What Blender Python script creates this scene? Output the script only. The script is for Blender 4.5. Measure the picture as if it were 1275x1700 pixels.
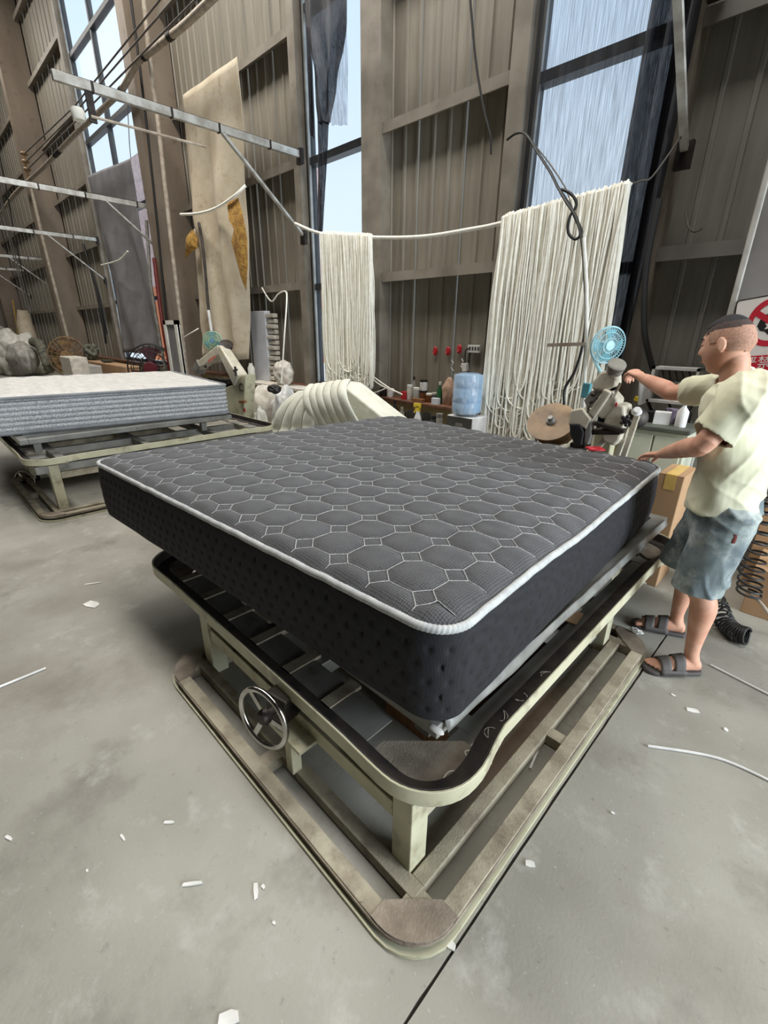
import bpy, bmesh, math, random
import numpy as np
from mathutils import Vector, Matrix, noise

random.seed(7)
for o in list(bpy.data.objects): bpy.data.objects.remove(o)
SC = bpy.context.scene
COL = SC.collection
PI = math.pi
V = Vector

# ------------------------------------------------------------------ camera
F_PX, PITCH, ROLL, YAW, CAM_H = 752.62, math.radians(21.638), math.radians(-0.587), math.radians(44.507), 1.55
CAM = V((0, 0, CAM_H))
_fw = V((-math.sin(YAW)*math.cos(PITCH), math.cos(YAW)*math.cos(PITCH), -math.sin(PITCH)))
_rt = V((math.cos(YAW), math.sin(YAW), 0)); _dn = _fw.cross(_rt)
_r2 = _rt*math.cos(ROLL)+_dn*math.sin(ROLL); _d2 = -_rt*math.sin(ROLL)+_dn*math.cos(ROLL)
cd = bpy.data.cameras.new('camera'); cam = bpy.data.objects.new('camera', cd); COL.objects.link(cam)
_u = -_d2; _b = -_fw
cam.matrix_world = Matrix(((_r2.x, _u.x, _b.x, CAM.x), (_r2.y, _u.y, _b.y, CAM.y), (_r2.z, _u.z, _b.z, CAM.z), (0, 0, 0, 1)))
cd.sensor_fit = 'VERTICAL'; cd.sensor_height = 36; cd.lens = F_PX*36/1700; cd.clip_start = 0.02
SC.camera = cam

def ray(x, y): return _r2*((x-637.5)/F_PX)+_d2*((y-850)/F_PX)+_fw
def PZ(x, y, z): d = ray(x, y); return CAM+d*((z-CAM_H)/d.z)
def PY(x, y, v): d = ray(x, y); return CAM+d*(v/d.y)
def PX(x, y, v): d = ray(x, y); return CAM+d*(v/d.x)
def mpp(p): return (V(p)-CAM).dot(_fw)/F_PX      # metres per pixel at a point

# ------------------------------------------------------------------ world, lights, exposure
def lin(c): 
    c = c/255
    return c/12.92 if c <= 0.04045 else ((c+0.055)/1.055)**2.4
def L3(rgb): return tuple(lin(c) for c in rgb)+(1,)
w = bpy.data.worlds.new('sky'); SC.world = w; w.use_nodes = True
nt = w.node_tree; bg = nt.nodes['Background']
tc = nt.nodes.new('ShaderNodeTexCoord'); sx = nt.nodes.new('ShaderNodeSeparateXYZ'); cr = nt.nodes.new('ShaderNodeValToRGB')
nt.links.new(tc.outputs['Generated'], sx.inputs[0]); nt.links.new(sx.outputs['Z'], cr.inputs[0])
cr.color_ramp.elements[0].position = 0.0; cr.color_ramp.elements[0].color = (.66, .76, .86, 1)
cr.color_ramp.elements[1].position = .75; cr.color_ramp.elements[1].color = (.47, .66, .90, 1)
nt.links.new(cr.outputs[0], bg.inputs[0]); bg.inputs[1].default_value = 1.0
def area(name, loc, target, sx_, sy_, power, col):
    l = bpy.data.lights.new(name, 'AREA'); l.shape = 'RECTANGLE'; l.size = sx_; l.size_y = sy_; l.energy = power; l.color = col
    o = bpy.data.objects.new(name, l); COL.objects.link(o); o.location = loc
    o.rotation_euler = (V(target)-V(loc)).to_track_quat('-Z', 'Y').to_euler(); return o
area('gate_daylight', (6.3, 2.3, 2.6), (-3, 2.2, 1.0), 3.8, 4.6, 640, (.83, .92, 1.0))
area('skylight_near', (-1.6, 1.7, 9.4), (-1.6, 1.9, 0), 9, 1.6, 480, (1.0, .97, .92))
area('skylight_mid', (-8.5, 1.6, 9.4), (-8.5, 1.6, 0), 7, 1.8, 420, (1.0, .96, .90))
area('skylight_far', (-18, 1.6, 9.4), (-18, 1.6, 0), 7, 1.8, 260, (1.0, .95, .88))
SC.view_settings.view_transform = 'Standard'; SC.view_settings.look = 'None'
SC.view_settings.exposure = 0.45; SC.view_settings.gamma = 1; SC.view_settings.use_curve_mapping = False

# ------------------------------------------------------------------ materials
def M(name, rgb, rough=.6, metal=0, rgb2=None, scale=6, sharp=.5, bump=0, bscale=60, stretch=(1, 1, 1), spec=.5, sheen=0, detail=6):
    m = bpy.data.materials.new(name); m.use_nodes = True; n = m.node_tree; b = n.nodes['Principled BSDF']
    b.inputs['Roughness'].default_value = rough; b.inputs['Metallic'].default_value = metal
    b.inputs['Specular IOR Level'].default_value = spec
    if sheen: b.inputs['Sheen Weight'].default_value = sheen
    t = n.nodes.new('ShaderNodeTexCoord'); mp = n.nodes.new('ShaderNodeMapping'); mp.inputs['Scale'].default_value = stretch
    n.links.new(t.outputs['Object'], mp.inputs[0])
    if rgb2 is None: rgb2 = tuple(c*.86 for c in rgb)
    no = n.nodes.new('ShaderNodeTexNoise'); no.inputs['Scale'].default_value = scale; no.inputs['Detail'].default_value = detail
    n.links.new(mp.outputs[0], no.inputs['Vector'])
    r = n.nodes.new('ShaderNodeValToRGB'); r.color_ramp.elements[0].position = .5-.25*sharp; r.color_ramp.elements[1].position = .5+.25*sharp
    r.color_ramp.elements[0].color = L3(rgb2); r.color_ramp.elements[1].color = L3(rgb)
    n.links.new(no.outputs['Fac'], r.inputs[0]); n.links.new(r.outputs[0], b.inputs['Base Color'])
    if bump:
        n2 = n.nodes.new('ShaderNodeTexNoise'); n2.inputs['Scale'].default_value = bscale; n2.inputs['Detail'].default_value = 4
        n.links.new(mp.outputs[0], n2.inputs['Vector'])
        bp = n.nodes.new('ShaderNodeBump'); bp.inputs['Strength'].default_value = bump; bp.inputs['Distance'].default_value = .01
        n.links.new(n2.outputs['Fac'], bp.inputs['Height']); n.links.new(bp.outputs[0], b.inputs['Normal'])
    return m
def layer(m, rgb, scale, lo, hi, stretch=(1, 1, 1), seed=3.7):
    """a second noise stain of colour rgb over material m"""
    n = m.node_tree; b = n.nodes['Principled BSDF']; src = b.inputs['Base Color'].links[0].from_socket
    t = n.nodes.new('ShaderNodeTexCoord'); mp = n.nodes.new('ShaderNodeMapping'); mp.inputs['Scale'].default_value = stretch; mp.inputs['Location'].default_value = (seed, seed*.7, seed*.3)
    n.links.new(t.outputs['Object'], mp.inputs[0])
    no = n.nodes.new('ShaderNodeTexNoise'); no.inputs['Scale'].default_value = scale; no.inputs['Detail'].default_value = 8; no.inputs['Roughness'].default_value = .65
    n.links.new(mp.outputs[0], no.inputs['Vector'])
    r = n.nodes.new('ShaderNodeMapRange'); r.inputs[1].default_value = lo; r.inputs[2].default_value = hi
    n.links.new(no.outputs['Fac'], r.inputs[0])
    mx = n.nodes.new('ShaderNodeMix'); mx.data_type = 'RGBA'
    n.links.new(r.outputs[0], mx.inputs[0]); n.links.new(src, mx.inputs[6]); mx.inputs[7].default_value = L3(rgb)
    n.links.new(mx.outputs[2], b.inputs['Base Color']); return m
def dotted(m, rgb, scale, lo, hi, vec=(1, 1, 1)):
    """fine knit / weave dots"""
    n = m.node_tree; b = n.nodes['Principled BSDF']; src = b.inputs['Base Color'].links[0].from_socket
    t = n.nodes.new('ShaderNodeTexCoord'); mp = n.nodes.new('ShaderNodeMapping'); mp.inputs['Scale'].default_value = vec
    n.links.new(t.outputs['Object'], mp.inputs[0])
    vo = n.nodes.new('ShaderNodeTexVoronoi'); vo.inputs['Scale'].default_value = scale; vo.inputs['Randomness'].default_value = .15
    n.links.new(mp.outputs[0], vo.inputs['Vector'])
    r = n.nodes.new('ShaderNodeMapRange'); r.inputs[1].default_value = lo; r.inputs[2].default_value = hi
    n.links.new(vo.outputs['Distance'], r.inputs[0])
    mx = n.nodes.new('ShaderNodeMix'); mx.data_type = 'RGBA'
    n.links.new(r.outputs[0], mx.inputs[0]); n.links.new(src, mx.inputs[6]); mx.inputs[7].default_value = L3(rgb)
    n.links.new(mx.outputs[2], b.inputs['Base Color']); return m
def seethrough(name, rgb, alpha, streak=None, rough=.5, rough_metal=0):
    m = bpy.data.materials.new(name); m.use_nodes = True; n = m.node_tree; out = n.nodes['Material Output']; b = n.nodes['Principled BSDF']
    b.inputs['Base Color'].default_value = L3(rgb); b.inputs['Roughness'].default_value = rough
    tr = n.nodes.new('ShaderNodeBsdfTransparent'); mx = n.nodes.new('ShaderNodeMixShader'); mx.inputs[0].default_value = alpha
    n.links.new(tr.outputs[0], mx.inputs[1]); n.links.new(b.outputs[0], mx.inputs[2]); n.links.new(mx.outputs[0], out.inputs[0])
    if streak:
        sc, st, lo, hi = streak
        t = n.nodes.new('ShaderNodeTexCoord'); mp = n.nodes.new('ShaderNodeMapping'); mp.inputs['Scale'].default_value = st
        no = n.nodes.new('ShaderNodeTexNoise'); no.inputs['Scale'].default_value = sc; no.inputs['Detail'].default_value = 5
        r = n.nodes.new('ShaderNodeMapRange'); r.inputs[1].default_value = .3; r.inputs[2].default_value = .7; r.inputs[3].default_value = lo; r.inputs[4].default_value = hi
        n.links.new(t.outputs['Object'], mp.inputs[0]); n.links.new(mp.outputs[0], no.inputs['Vector']); n.links.new(no.outputs['Fac'], r.inputs[0]); n.links.new(r.outputs[0], mx.inputs[0])
    return m
MT = {}
MT['concrete'] = layer(layer(layer(M('concrete', (158, 155, 145), .62, rgb2=(134, 131, 121), scale=1.1, bump=.12, bscale=90, detail=9), (112, 108, 98), 2.3, .53, .75), (176, 174, 166), 5.5, .56, .8, seed=9), (98, 95, 88), 26, .62, .8, seed=5)
MT['concrete'] = layer(layer(MT['concrete'], (188, 186, 178), 70, .62, .8, seed=2), (120, 114, 102), .55, .5, .72, seed=21)
MT['concrete_edge'] = M('concrete_edge', (70, 66, 60), .9)
MT['panel'] = layer(M('panel_paint', (144, 137, 123), .55, rgb2=(128, 121, 108), scale=3, stretch=(4, 4, .4)), (106, 97, 84), 5, .55, .85, (6, 6, .35))
MT['redbrown'] = M('red_brown_post_paint', (74, 48, 42), .5)
MT['greypanel'] = M('grey_panel', (150, 148, 140), .55, rgb2=(134, 132, 124), scale=3, stretch=(4, 4, .4))  # greyer tone for the sheets right of the netted window
MT['girt'] = layer(M('girt_paint', (144, 136, 123), .55, rgb2=(122, 114, 102), scale=4), (100, 90, 76), 8, .6, .8)
MT['column'] = layer(M('column_paint', (134, 120, 104), .5, rgb2=(114, 101, 87), scale=2, stretch=(1, 1, .3)), (84, 68, 56), 6, .58, .8)
MT['greycol'] = M('grey_paint', (132, 128, 124), .5, rgb2=(112, 108, 104), scale=2)
MT['winframe'] = M('dark_window_frame', (66, 68, 70), .45, .3)
MT['winlight'] = M('aluminium_frame', (175, 175, 170), .35, .6)
MT['plaster'] = layer(M('cream_plaster', (206, 190, 150), .85, rgb2=(184, 168, 130), scale=5, bump=.2), (140, 124, 96), 9, .58, .75)
MT['sill'] = M('brown_sill', (120, 82, 60), .5, rgb2=(88, 58, 42), scale=10)
MT['roof'] = M('roof_sheet', (70, 66, 60), .7)  # roof colour also darkened to hold down bounce light
MT['darksheet'] = M('bounce_dark_sheet', (62, 56, 48), .7)  # unseen wall, colour darkened so less light bounces onto the mattress
MT['orange'] = M('orange_render', (236, 140, 84), .8, rgb2=(226, 124, 70))
MT['pink'] = M('pink_render', (240, 205, 196), .8)
MT['cream'] = layer(layer(M('cream_machine_paint', (200, 196, 168), .42, rgb2=(182, 178, 150), scale=5), (136, 126, 104), 9, .54, .72), (88, 78, 64), 24, .68, .76, seed=8)
MT['dusty'] = layer(M('dusty_steel', (158, 146, 130), .8, rgb2=(124, 112, 98), scale=9, bump=.25, bscale=140), (88, 76, 66), 5, .5, .72)
MT['dustycream'] = layer(layer(M('dusty_cream_paint', (176, 168, 146), .7, rgb2=(150, 141, 121), scale=7, bump=.2, bscale=160), (116, 104, 88), 7, .46, .7), (80, 70, 58), 30, .66, .76, seed=11)
MT['greysteel'] = layer(M('grey_steel', (142, 142, 136), .45, .25, rgb2=(120, 118, 112), scale=5), (90, 84, 76), 9, .58, .76)
MT['belt'] = M('black_rubber', (38, 34, 32), .7, rgb2=(62, 54, 48), scale=14)
MT['chrome'] = M('chrome', (205, 203, 198), .18, 1, rgb2=(160, 156, 150), scale=12)
MT['black'] = M('black_plastic', (22, 21, 21), .5)
MT['iron'] = M('dark_iron', (64, 58, 52), .5, .6, rgb2=(36, 32, 30), scale=14)
MT['topfab'] = dotted(M('grey_mesh_fabric', (88, 88, 90), .85, rgb2=(76, 76, 78), scale=9, bump=.3, bscale=300, sheen=.15, stretch=(1, 1, 0)), (40, 40, 42), 130, .3, .62, (1, 1, 0))
MT['sidefab'] = dotted(M('black_knit_fabric', (32, 32, 41), .8, rgb2=(26, 26, 34), scale=20, bump=.3, bscale=500), (12, 12, 15), 190, .3, .6)
MT['thread'] = M('pale_thread', (205, 205, 202), .7, rgb2=(150, 150, 150), scale=160, sharp=.6)
MT['tape'] = M('white_twill_tape', (188, 190, 188), .8, rgb2=(168, 170, 170), scale=30)
MT['film'] = M('silver_film', (150, 150, 146), .35, .3, rgb2=(118, 118, 114), scale=8, bump=.4, bscale=18)
MT['whitetop'] = M('white_quilt', (206, 204, 199), .9, rgb2=(192, 190, 185), scale=5, stretch=(1, 4, 1), bump=.3, bscale=20)
MT['marl'] = M('grey_marl_fabric', (206, 208, 210), .9, rgb2=(120, 123, 128), scale=95, sharp=.6, stretch=(1, 1, 1.6))
MT['greytape'] = M('grey_tape', (132, 136, 140), .8)
MT['cord'] = M('white_cord', (250, 248, 236), .8, rgb2=(242, 238, 224), scale=20)
MT['canvas'] = layer(M('cream_canvas', (198, 186, 164), .9, rgb2=(184, 170, 146), scale=4, bump=.3, bscale=30), (150, 128, 98), 6, .56, .8)
MT['foam'] = layer(M('yellowed_foam', (190, 148, 70), .9, rgb2=(150, 108, 50), scale=14, bump=.8, bscale=50), (92, 66, 34), 16, .58, .72)
MT['tarp'] = layer(M('grey_tarp', (128, 126, 128), .75, rgb2=(112, 110, 112), scale=3, bump=.3, bscale=14), (138, 134, 132), 12, .6, .8)
MT['blackcloth'] = M('black_cloth', (24, 24, 30), .9, rgb2=(36, 36, 44), scale=30)
MT['net'] = seethrough('black_shade_net', (20, 24, 34), .3, (14, (9, 9, .25), .12, .62))
MT['netdense'] = seethrough('folded_shade_net', (14, 15, 24), .94, (30, (6, 6, .5), .88, 1.0))
MT['glass'] = seethrough('window_glass', (200, 215, 225), .05, rough=.1)
MT['pipe'] = M('pale_pipe', (178, 166, 150), .5, rgb2=(150, 136, 120), scale=12)
MT['galv'] = M('galvanised_steel', (196, 196, 190), .4, .45, rgb2=(160, 156, 148), scale=10)
MT['wire'] = M('black_cable', (30, 28, 27), .55)
MT['greywire'] = M('grey_wire', (90, 84, 78), .6)
MT['skin'] = M('skin', (216, 166, 140), .55, rgb2=(202, 146, 120), scale=14, bump=.08, bscale=120)
MT['hair'] = M('black_hair', (26, 24, 26), .8, rgb2=(40, 38, 40), scale=120)
MT['fade'] = M('cropped_hair_fade', (186, 144, 122), .8, rgb2=(160, 122, 102), scale=140)
MT['shirt'] = M('pale_yellow_cotton', (218, 216, 188), .9, rgb2=(208, 206, 176), scale=4, sheen=.15)
MT['denim'] = layer(M('washed_denim', (128, 140, 140), .9, rgb2=(94, 106, 112), scale=7, bump=.3, bscale=300), (184, 190, 184), 6, .5, .68)
MT['maroon'] = M('maroon_lining', (104, 48, 40), .9)
MT['sandal'] = M('grey_rubber_sandal', (84, 80, 78), .7, rgb2=(70, 66, 64))
MT['teal'] = M('turquoise_plastic', (104, 178, 190), .4)
MT['tealpale'] = M('pale_turquoise_plastic', (170, 212, 220), .4)
MT['rust'] = layer(M('rusty_disc', (150, 120, 82), .5, rgb2=(118, 92, 62), scale=6, bump=.2), (78, 54, 40), 7, .54, .74)
MT['machine'] = layer(M('worn_machine_enamel', (200, 194, 176), .4, rgb2=(180, 172, 154), scale=8), (96, 84, 70), 14, .62, .72)
MT['red'] = M('red_plastic', (196, 36, 48), .45)
MT['signred'] = M('sign_red', (200, 28, 56), .5, rgb2=(192, 24, 50))
MT['signwhite'] = M('sign_white', (236, 232, 230), .45, rgb2=(230, 226, 224))
MT['white'] = M('white_plastic', (232, 230, 226), .5)
MT['offwhite'] = M('off_white_fabric', (226, 224, 214), .9, rgb2=(208, 206, 196), scale=6, bump=.3, bscale=20)
MT['quiltroll'] = M('pale_green_white_quilt', (228, 228, 214), .9, rgb2=(216, 216, 200), scale=9, bump=.3, bscale=30)
MT['seam'] = M('grey_seam', (160, 150, 138), .9)
MT['foamboard'] = M('white_foam_block', (214, 216, 222), .8, rgb2=(200, 202, 208), scale=5)
MT['carton'] = M('brown_cardboard', (178, 144, 108), .85, rgb2=(166, 132, 98), scale=4)
MT['cartontape'] = M('yellow_tape', (222, 184, 104), .4)
MT['wood'] = layer(M('orange_wood', (144, 100, 62), .6, rgb2=(120, 80, 48), scale=6, stretch=(6, 1, 1)), (84, 56, 34), 9, .56, .75)
MT['water'] = seethrough('blue_water_bottle', (176, 208, 236), .5, rough=.12)
MT['dark'] = M('dark_panel', (72, 70, 64), .5)
MT['jarglass'] = seethrough('jar_glass', (190, 190, 180), .45, rough=.1)
MT['amber'] = M('amber_jar', (120, 72, 40), .3)
MT['green'] = M('green_bottle', (40, 92, 52), .3)
MT['yellow'] = M('yellow_plastic', (238, 204, 40), .45)
MT['clearbag'] = M('pinkish_plastic_bag', (196, 164, 142), .35, rgb2=(160, 126, 104), scale=16)
MT['sack'] = M('woven_white_sack', (212, 206, 194), .85, rgb2=(186, 178, 164), scale=12, bump=.4, bscale=60)
MT['rag'] = M('grey_green_rag', (116, 116, 100), .9, rgb2=(70, 68, 58), scale=18, bump=.6, bscale=40)
MT['paper'] = M('white_paper', (236, 234, 228), .9)
MT['blue'] = M('blue_plastic', (30, 120, 170), .4)
MT['cabgreen'] = M('pale_green_enamel', (204, 206, 186), .45, rgb2=(190, 192, 172), scale=5)
MT['cabtop'] = M('dark_green_top', (84, 88, 78), .6)
MT['liner'] = M('dull_lining', (180, 176, 168), .8)

# ------------------------------------------------------------------ mesh helpers
class MB:
    def __init__(s): s.v = []; s.f = []
    def add(s, vs, fs):
        k = len(s.v); s.v += [tuple(p) for p in vs]; s.f += [tuple(i+k for i in q) for q in fs]; return s
    def box(s, c, d, m=None):
        c = V(c); vs = []
        for x in (-.5, .5):
            for y in (-.5, .5):
                for z in (-.5, .5):
                    p = V((x*d[0], y*d[1], z*d[2])); vs.append(c+(m @ p if m else p))
        return s.add(vs, [(0, 1, 3, 2), (4, 6, 7, 5), (0, 4, 5, 1), (2, 3, 7, 6), (0, 2, 6, 4), (1, 5, 7, 3)])
    def bb(s, x0, x1, y0, y1, z0, z1): return s.box(((x0+x1)/2, (y0+y1)/2, (z0+z1)/2), (abs(x1-x0), abs(y1-y0), abs(z1-z0)))
    def beam(s, a, b, w, h, up=(0, 0, 1), w2=None, h2=None):
        a, b = V(a), V(b); d = (b-a).normalized(); u = V(up)
        if abs(d.dot(u)) > .98: u = V((0, 1, 0))
        x = d.cross(u).normalized(); y = x.cross(d); w2 = w2 or w; h2 = h2 or h
        vs = [p+x*(i*ww/2)+y*(j*hh/2) for p, ww, hh in ((a, w, h), (b, w2, h2)) for i, j in ((-1, -1), (1, -1), (1, 1), (-1, 1))]
        return s.add(vs, [(3, 2, 1, 0), (4, 5, 6, 7), (0, 1, 5, 4), (1, 2, 6, 5), (2, 3, 7, 6), (3, 0, 4, 7)])
    def tube(s, pts, r, n=8, closed=False, ecc=1, up=(0, 0, 1)):
        pts = [V(p) for p in pts]; k = len(pts); rs = r if isinstance(r, (list, tuple)) else [r]*k
        vs = []; px = None
        for i, p in enumerate(pts):
            if closed: t = pts[(i+1) % k]-pts[i-1]
            else: t = pts[min(i+1, k-1)]-pts[max(i-1, 0)]
            t = t.normalized() if t.length > 1e-9 else V((0, 0, 1))
            if px is None:
                u = V(up); u = u if abs(t.dot(u)) < .95 else V((1, 0, 0)); px = t.cross(u).normalized()
            else:
                px = px-t*px.dot(t); px = px.normalized() if px.length > 1e-6 else t.orthogonal().normalized()
            py = px.cross(t)
            for j in range(n):
                a = 2*PI*j/n; vs.append(p+px*(rs[i]*math.cos(a))+py*(rs[i]*ecc*math.sin(a)))
        fs = []
        for i in range(k if closed else k-1):
            for j in range(n):
                a = i*n+j; b = i*n+(j+1) % n; c = ((i+1) % k)*n+(j+1) % n; d = ((i+1) % k)*n+j; fs.append((a, b, c, d))
        if not closed: fs += [tuple(range(n)), tuple((k-1)*n+j for j in range(n-1, -1, -1))]
        return s.add(vs, fs)
    def lathe(s, prof, n=20, m=None):
        m = m or Matrix.Identity(4); vs = []; fs = []; k = len(prof)
        for r, z in prof:
            for j in range(n): vs.append(m @ V((r*math.cos(2*PI*j/n), r*math.sin(2*PI*j/n), z)))
        for i in range(k-1):
            for j in range(n): fs.append((i*n+j, i*n+(j+1) % n, (i+1)*n+(j+1) % n, (i+1)*n+j))
        fs += [tuple(range(n-1, -1, -1)), tuple((k-1)*n+j for j in range(n))]
        return s.add(vs, fs)
    def prism(s, poly, z0, z1, m=None):
        m = m or Matrix.Identity(4); k = len(poly)
        vs = [m @ V((p[0], p[1], z)) for z in (z0, z1) for p in poly]
        fs = [tuple(range(k-1, -1, -1)), tuple(range(k, 2*k))]+[(i, (i+1) % k, k+(i+1) % k, k+i) for i in range(k)]
        return s.add(vs, fs)
    def grid(s, fn, nu, nv, closeu=False):
        vs = [fn(i/(nu if closeu else nu-1), j/(nv-1)) for i in range(nu) for j in range(nv)]; fs = []
        for i in range(nu if closeu else nu-1):
            for j in range(nv-1):
                a = i*nv+j; b = ((i+1) % nu)*nv+j; fs.append((a, b, b+1, a+1))
        return s.add(vs, fs)
    def ell(s, c, r, n=16, k=10, m=None):
        c = V(c); prof = []; vs = []; fs = []
        for i in range(k+1):
            t = PI*i/k
            for j in range(n):
                a = 2*PI*j/n; p = V((r[0]*math.sin(t)*math.cos(a), r[1]*math.sin(t)*math.sin(a), -r[2]*math.cos(t))); vs.append(c+(m @ p if m else p))
        for i in range(k):
            for j in range(n): fs.append((i*n+j, i*n+(j+1) % n, (i+1)*n+(j+1) % n, (i+1)*n+j))
        return s.add(vs, fs)
    def ring(s, c, nrm, R, r, n=36, k=6):
        c = V(c); z = V(nrm).normalized(); x = z.orthogonal().normalized(); y = z.cross(x)
        return s.tube([c+x*(R*math.cos(2*PI*i/n))+y*(R*math.sin(2*PI*i/n)) for i in range(n)], r, k, True)
    def loft(s, secs, n=20):
        """secs: (centre, rx, ry, xdir, ydir) rings, capped"""
        vs = []; k = len(secs)
        for c, rx, ry, xd, yd in secs:
            for j in range(n):
                a = 2*PI*j/n; vs.append(V(c)+V(xd)*(rx*math.cos(a))+V(yd)*(ry*math.sin(a)))
        fs = [(i*n+j, i*n+(j+1) % n, (i+1)*n+(j+1) % n, (i+1)*n+j) for i in range(k-1) for j in range(n)]
        fs += [tuple(range(n-1, -1, -1)), tuple((k-1)*n+j for j in range(n))]
        return s.add(vs, fs)
    def mesh(s, name, off=V((0, 0, 0))):
        me = bpy.data.meshes.new(name); me.from_pydata([(p[0]-off.x, p[1]-off.y, p[2]-off.z) for p in s.v], [], s.f); me.update()
        bm = bmesh.new(); bm.from_mesh(me); bmesh.ops.recalc_face_normals(bm, faces=bm.faces); bm.to_mesh(me); bm.free(); return me
ROOT = {}
def put(name, me, mat, parent=None, smooth=True, bevel=0, solid=0):
    soft = smooth == 'soft'
    o = bpy.data.objects.new(name, me); COL.objects.link(o); me.materials.append(MT[mat] if isinstance(mat, str) else mat)
    if smooth:
        me.polygons.foreach_set('use_smooth', [True]*len(me.polygons))
        if not soft: me.set_sharp_from_angle(angle=math.radians(42))
    if parent: o.parent = parent
    if solid: md = o.modifiers.new('thick', 'SOLIDIFY'); md.thickness = solid; md.offset = 0
    if bevel: md = o.modifiers.new('bevel', 'BEVEL'); md.width = bevel; md.segments = 2; md.limit_method = 'ANGLE'; md.angle_limit = math.radians(40)
    return o
def origin(o):
    while o.parent: o = o.parent
    return o.location
def part(name, mb, mat, parent, smooth=True, bevel=0, label=None, solid=0, stuff=False):
    o = put(name, mb.mesh(name, origin(parent)), mat, parent, smooth, bevel, solid)
    if label: o['label'] = label
    if stuff: o['kind'] = 'stuff'
    return o
def tag(o, label, cat, group=None, kind=None):
    o['label'] = label; o['category'] = cat
    if group: o['group'] = group
    if kind: o['kind'] = kind
    return o
def root(name, loc, label, cat, group=None, kind=None):
    o = bpy.data.objects.new(name, None); COL.objects.link(o); o.location = V(loc); o.empty_display_size = .05
    return tag(o, label, cat, group, kind)
def thing(name, mb, mat, label, cat, group=None, smooth=True, bevel=0, kind=None, solid=0):
    xs = np.array(mb.v); lo = xs.min(0); hi = xs.max(0); off = V(((lo[0]+hi[0])/2, (lo[1]+hi[1])/2, lo[2]))
    o = put(name, mb.mesh(name, off), mat, None, smooth, bevel, solid); o.location = off
    return tag(o, label, cat, group, kind)
def frame_m(loc, z, x=None):
    z = V(z).normalized(); x = V(x) if x is not None else z.orthogonal(); x = (x-z*x.dot(z)).normalized(); y = z.cross(x)
    return Matrix(((x.x, y.x, z.x, loc[0]), (x.y, y.y, z.y, loc[1]), (x.z, y.z, z.z, loc[2]), (0, 0, 0, 1)))
def catmull(pts, k=6):
    pts = [V(p) for p in pts]; out = []
    for i in range(len(pts)-1):
        p0 = pts[max(i-1, 0)]; p1 = pts[i]; p2 = pts[i+1]; p3 = pts[min(i+2, len(pts)-1)]
        for j in range(k):
            t = j/k; out.append(.5*((2*p1)+(p2-p0)*t+(2*p0-5*p1+4*p2-p3)*t*t+(3*p1-p0-3*p2+p3)*t**3))
    return out+[pts[-1]]
def interp(tab, t):
    for (a, x), (b, y) in zip(tab, tab[1:]):
        if t <= b: return x+(y-x)*(t-a)/(b-a) if t >= a else x
    return tab[-1][1]
def nz(p, s=1): return noise.noise(V(p)*s)
def rrect(x0, x1, y0, y1, r, k=6):
    out = []
    for cx, cy, a0 in ((x1-r, y1-r, 0), (x0+r, y1-r, 90), (x0+r, y0+r, 180), (x1-r, y0+r, 270)):
        for i in range(k+1):
            a = math.radians(a0+90*i/k); out.append((cx+r*math.cos(a), cy+r*math.sin(a)))
    return out

# ------------------------------------------------------------------ the setting
YP, YG = 4.36, 4.20           # sheet plane, girt front
XL, XR, ZT = -29.0, 2.2, 9.6
fl = root('floor', (0, 0, 0), 'worn grey concrete factory floor with a sawn joint', 'floor', kind='structure')
part('joint_bed', MB().bb(XL, 7, -9, 4.6, -.2, -.03), 'concrete_edge', fl, False)
JX = -.345
ys = np.linspace(-9, 4.6, 240)
def slab(side):
    mb = MB(); vs = []; n = len(ys); xo = XL if side < 0 else 7
    for y in ys:
        j = JX+side*(.0035+.0035*abs(nz((y*9, side, 0)))+.006*max(0, nz((y*31, side*3, 2))-.25))-.006*math.sin(y*1.3)
        vs += [(xo, y, 0), (j, y, 0), (j, y, -.05)]
    fs = []
    for i in range(n-1):
        a = 3*i; fs += [(a, a+3, a+4, a+1), (a+1, a+4, a+5, a+2)]
    mb.add(vs, fs); return mb
part('slab', slab(-1), 'concrete', fl, False); part('slab', slab(1), 'concrete', fl, False)

wb = root('wall_back', (-8, 4.4, 0), 'long wall of brown ribbed steel sheet with girts above cream plaster', 'wall', kind='structure')
WIN = [(-14.1, -10.75), (-5.66, -4.52), (-2.53, -1.42)]
def panel_mesh(wd, mt_, near=True):
    mb = MB(); z0, z1 = .78, ZT; prof = [(0.004, 0)]
    nr = 3 if mt_ == 'greypanel' or near else 2
    for k in range(1, nr):
        c = wd*k/nr; prof += [(c-.022, 0), (c-.012, -.016), (c+.012, -.016), (c+.022, 0)]
    prof += [(wd-.03, 0), (wd-.022, -.02), (wd-.004, -.02), (wd-.004, .012)]
    n = len(prof); mb.add([(x, y, z) for z in (z0, z1) for x, y in prof], [(i, i+1, n+i+1, n+i) for i in range(n-1)])
    me = mb.mesh('panel'); me.materials.append(MT[mt_]); return me
bays = []; a = XL
for w0, w1 in WIN: bays.append((a, w0-.1)); a = w1+.1
bays.append((a, XR))
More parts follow.
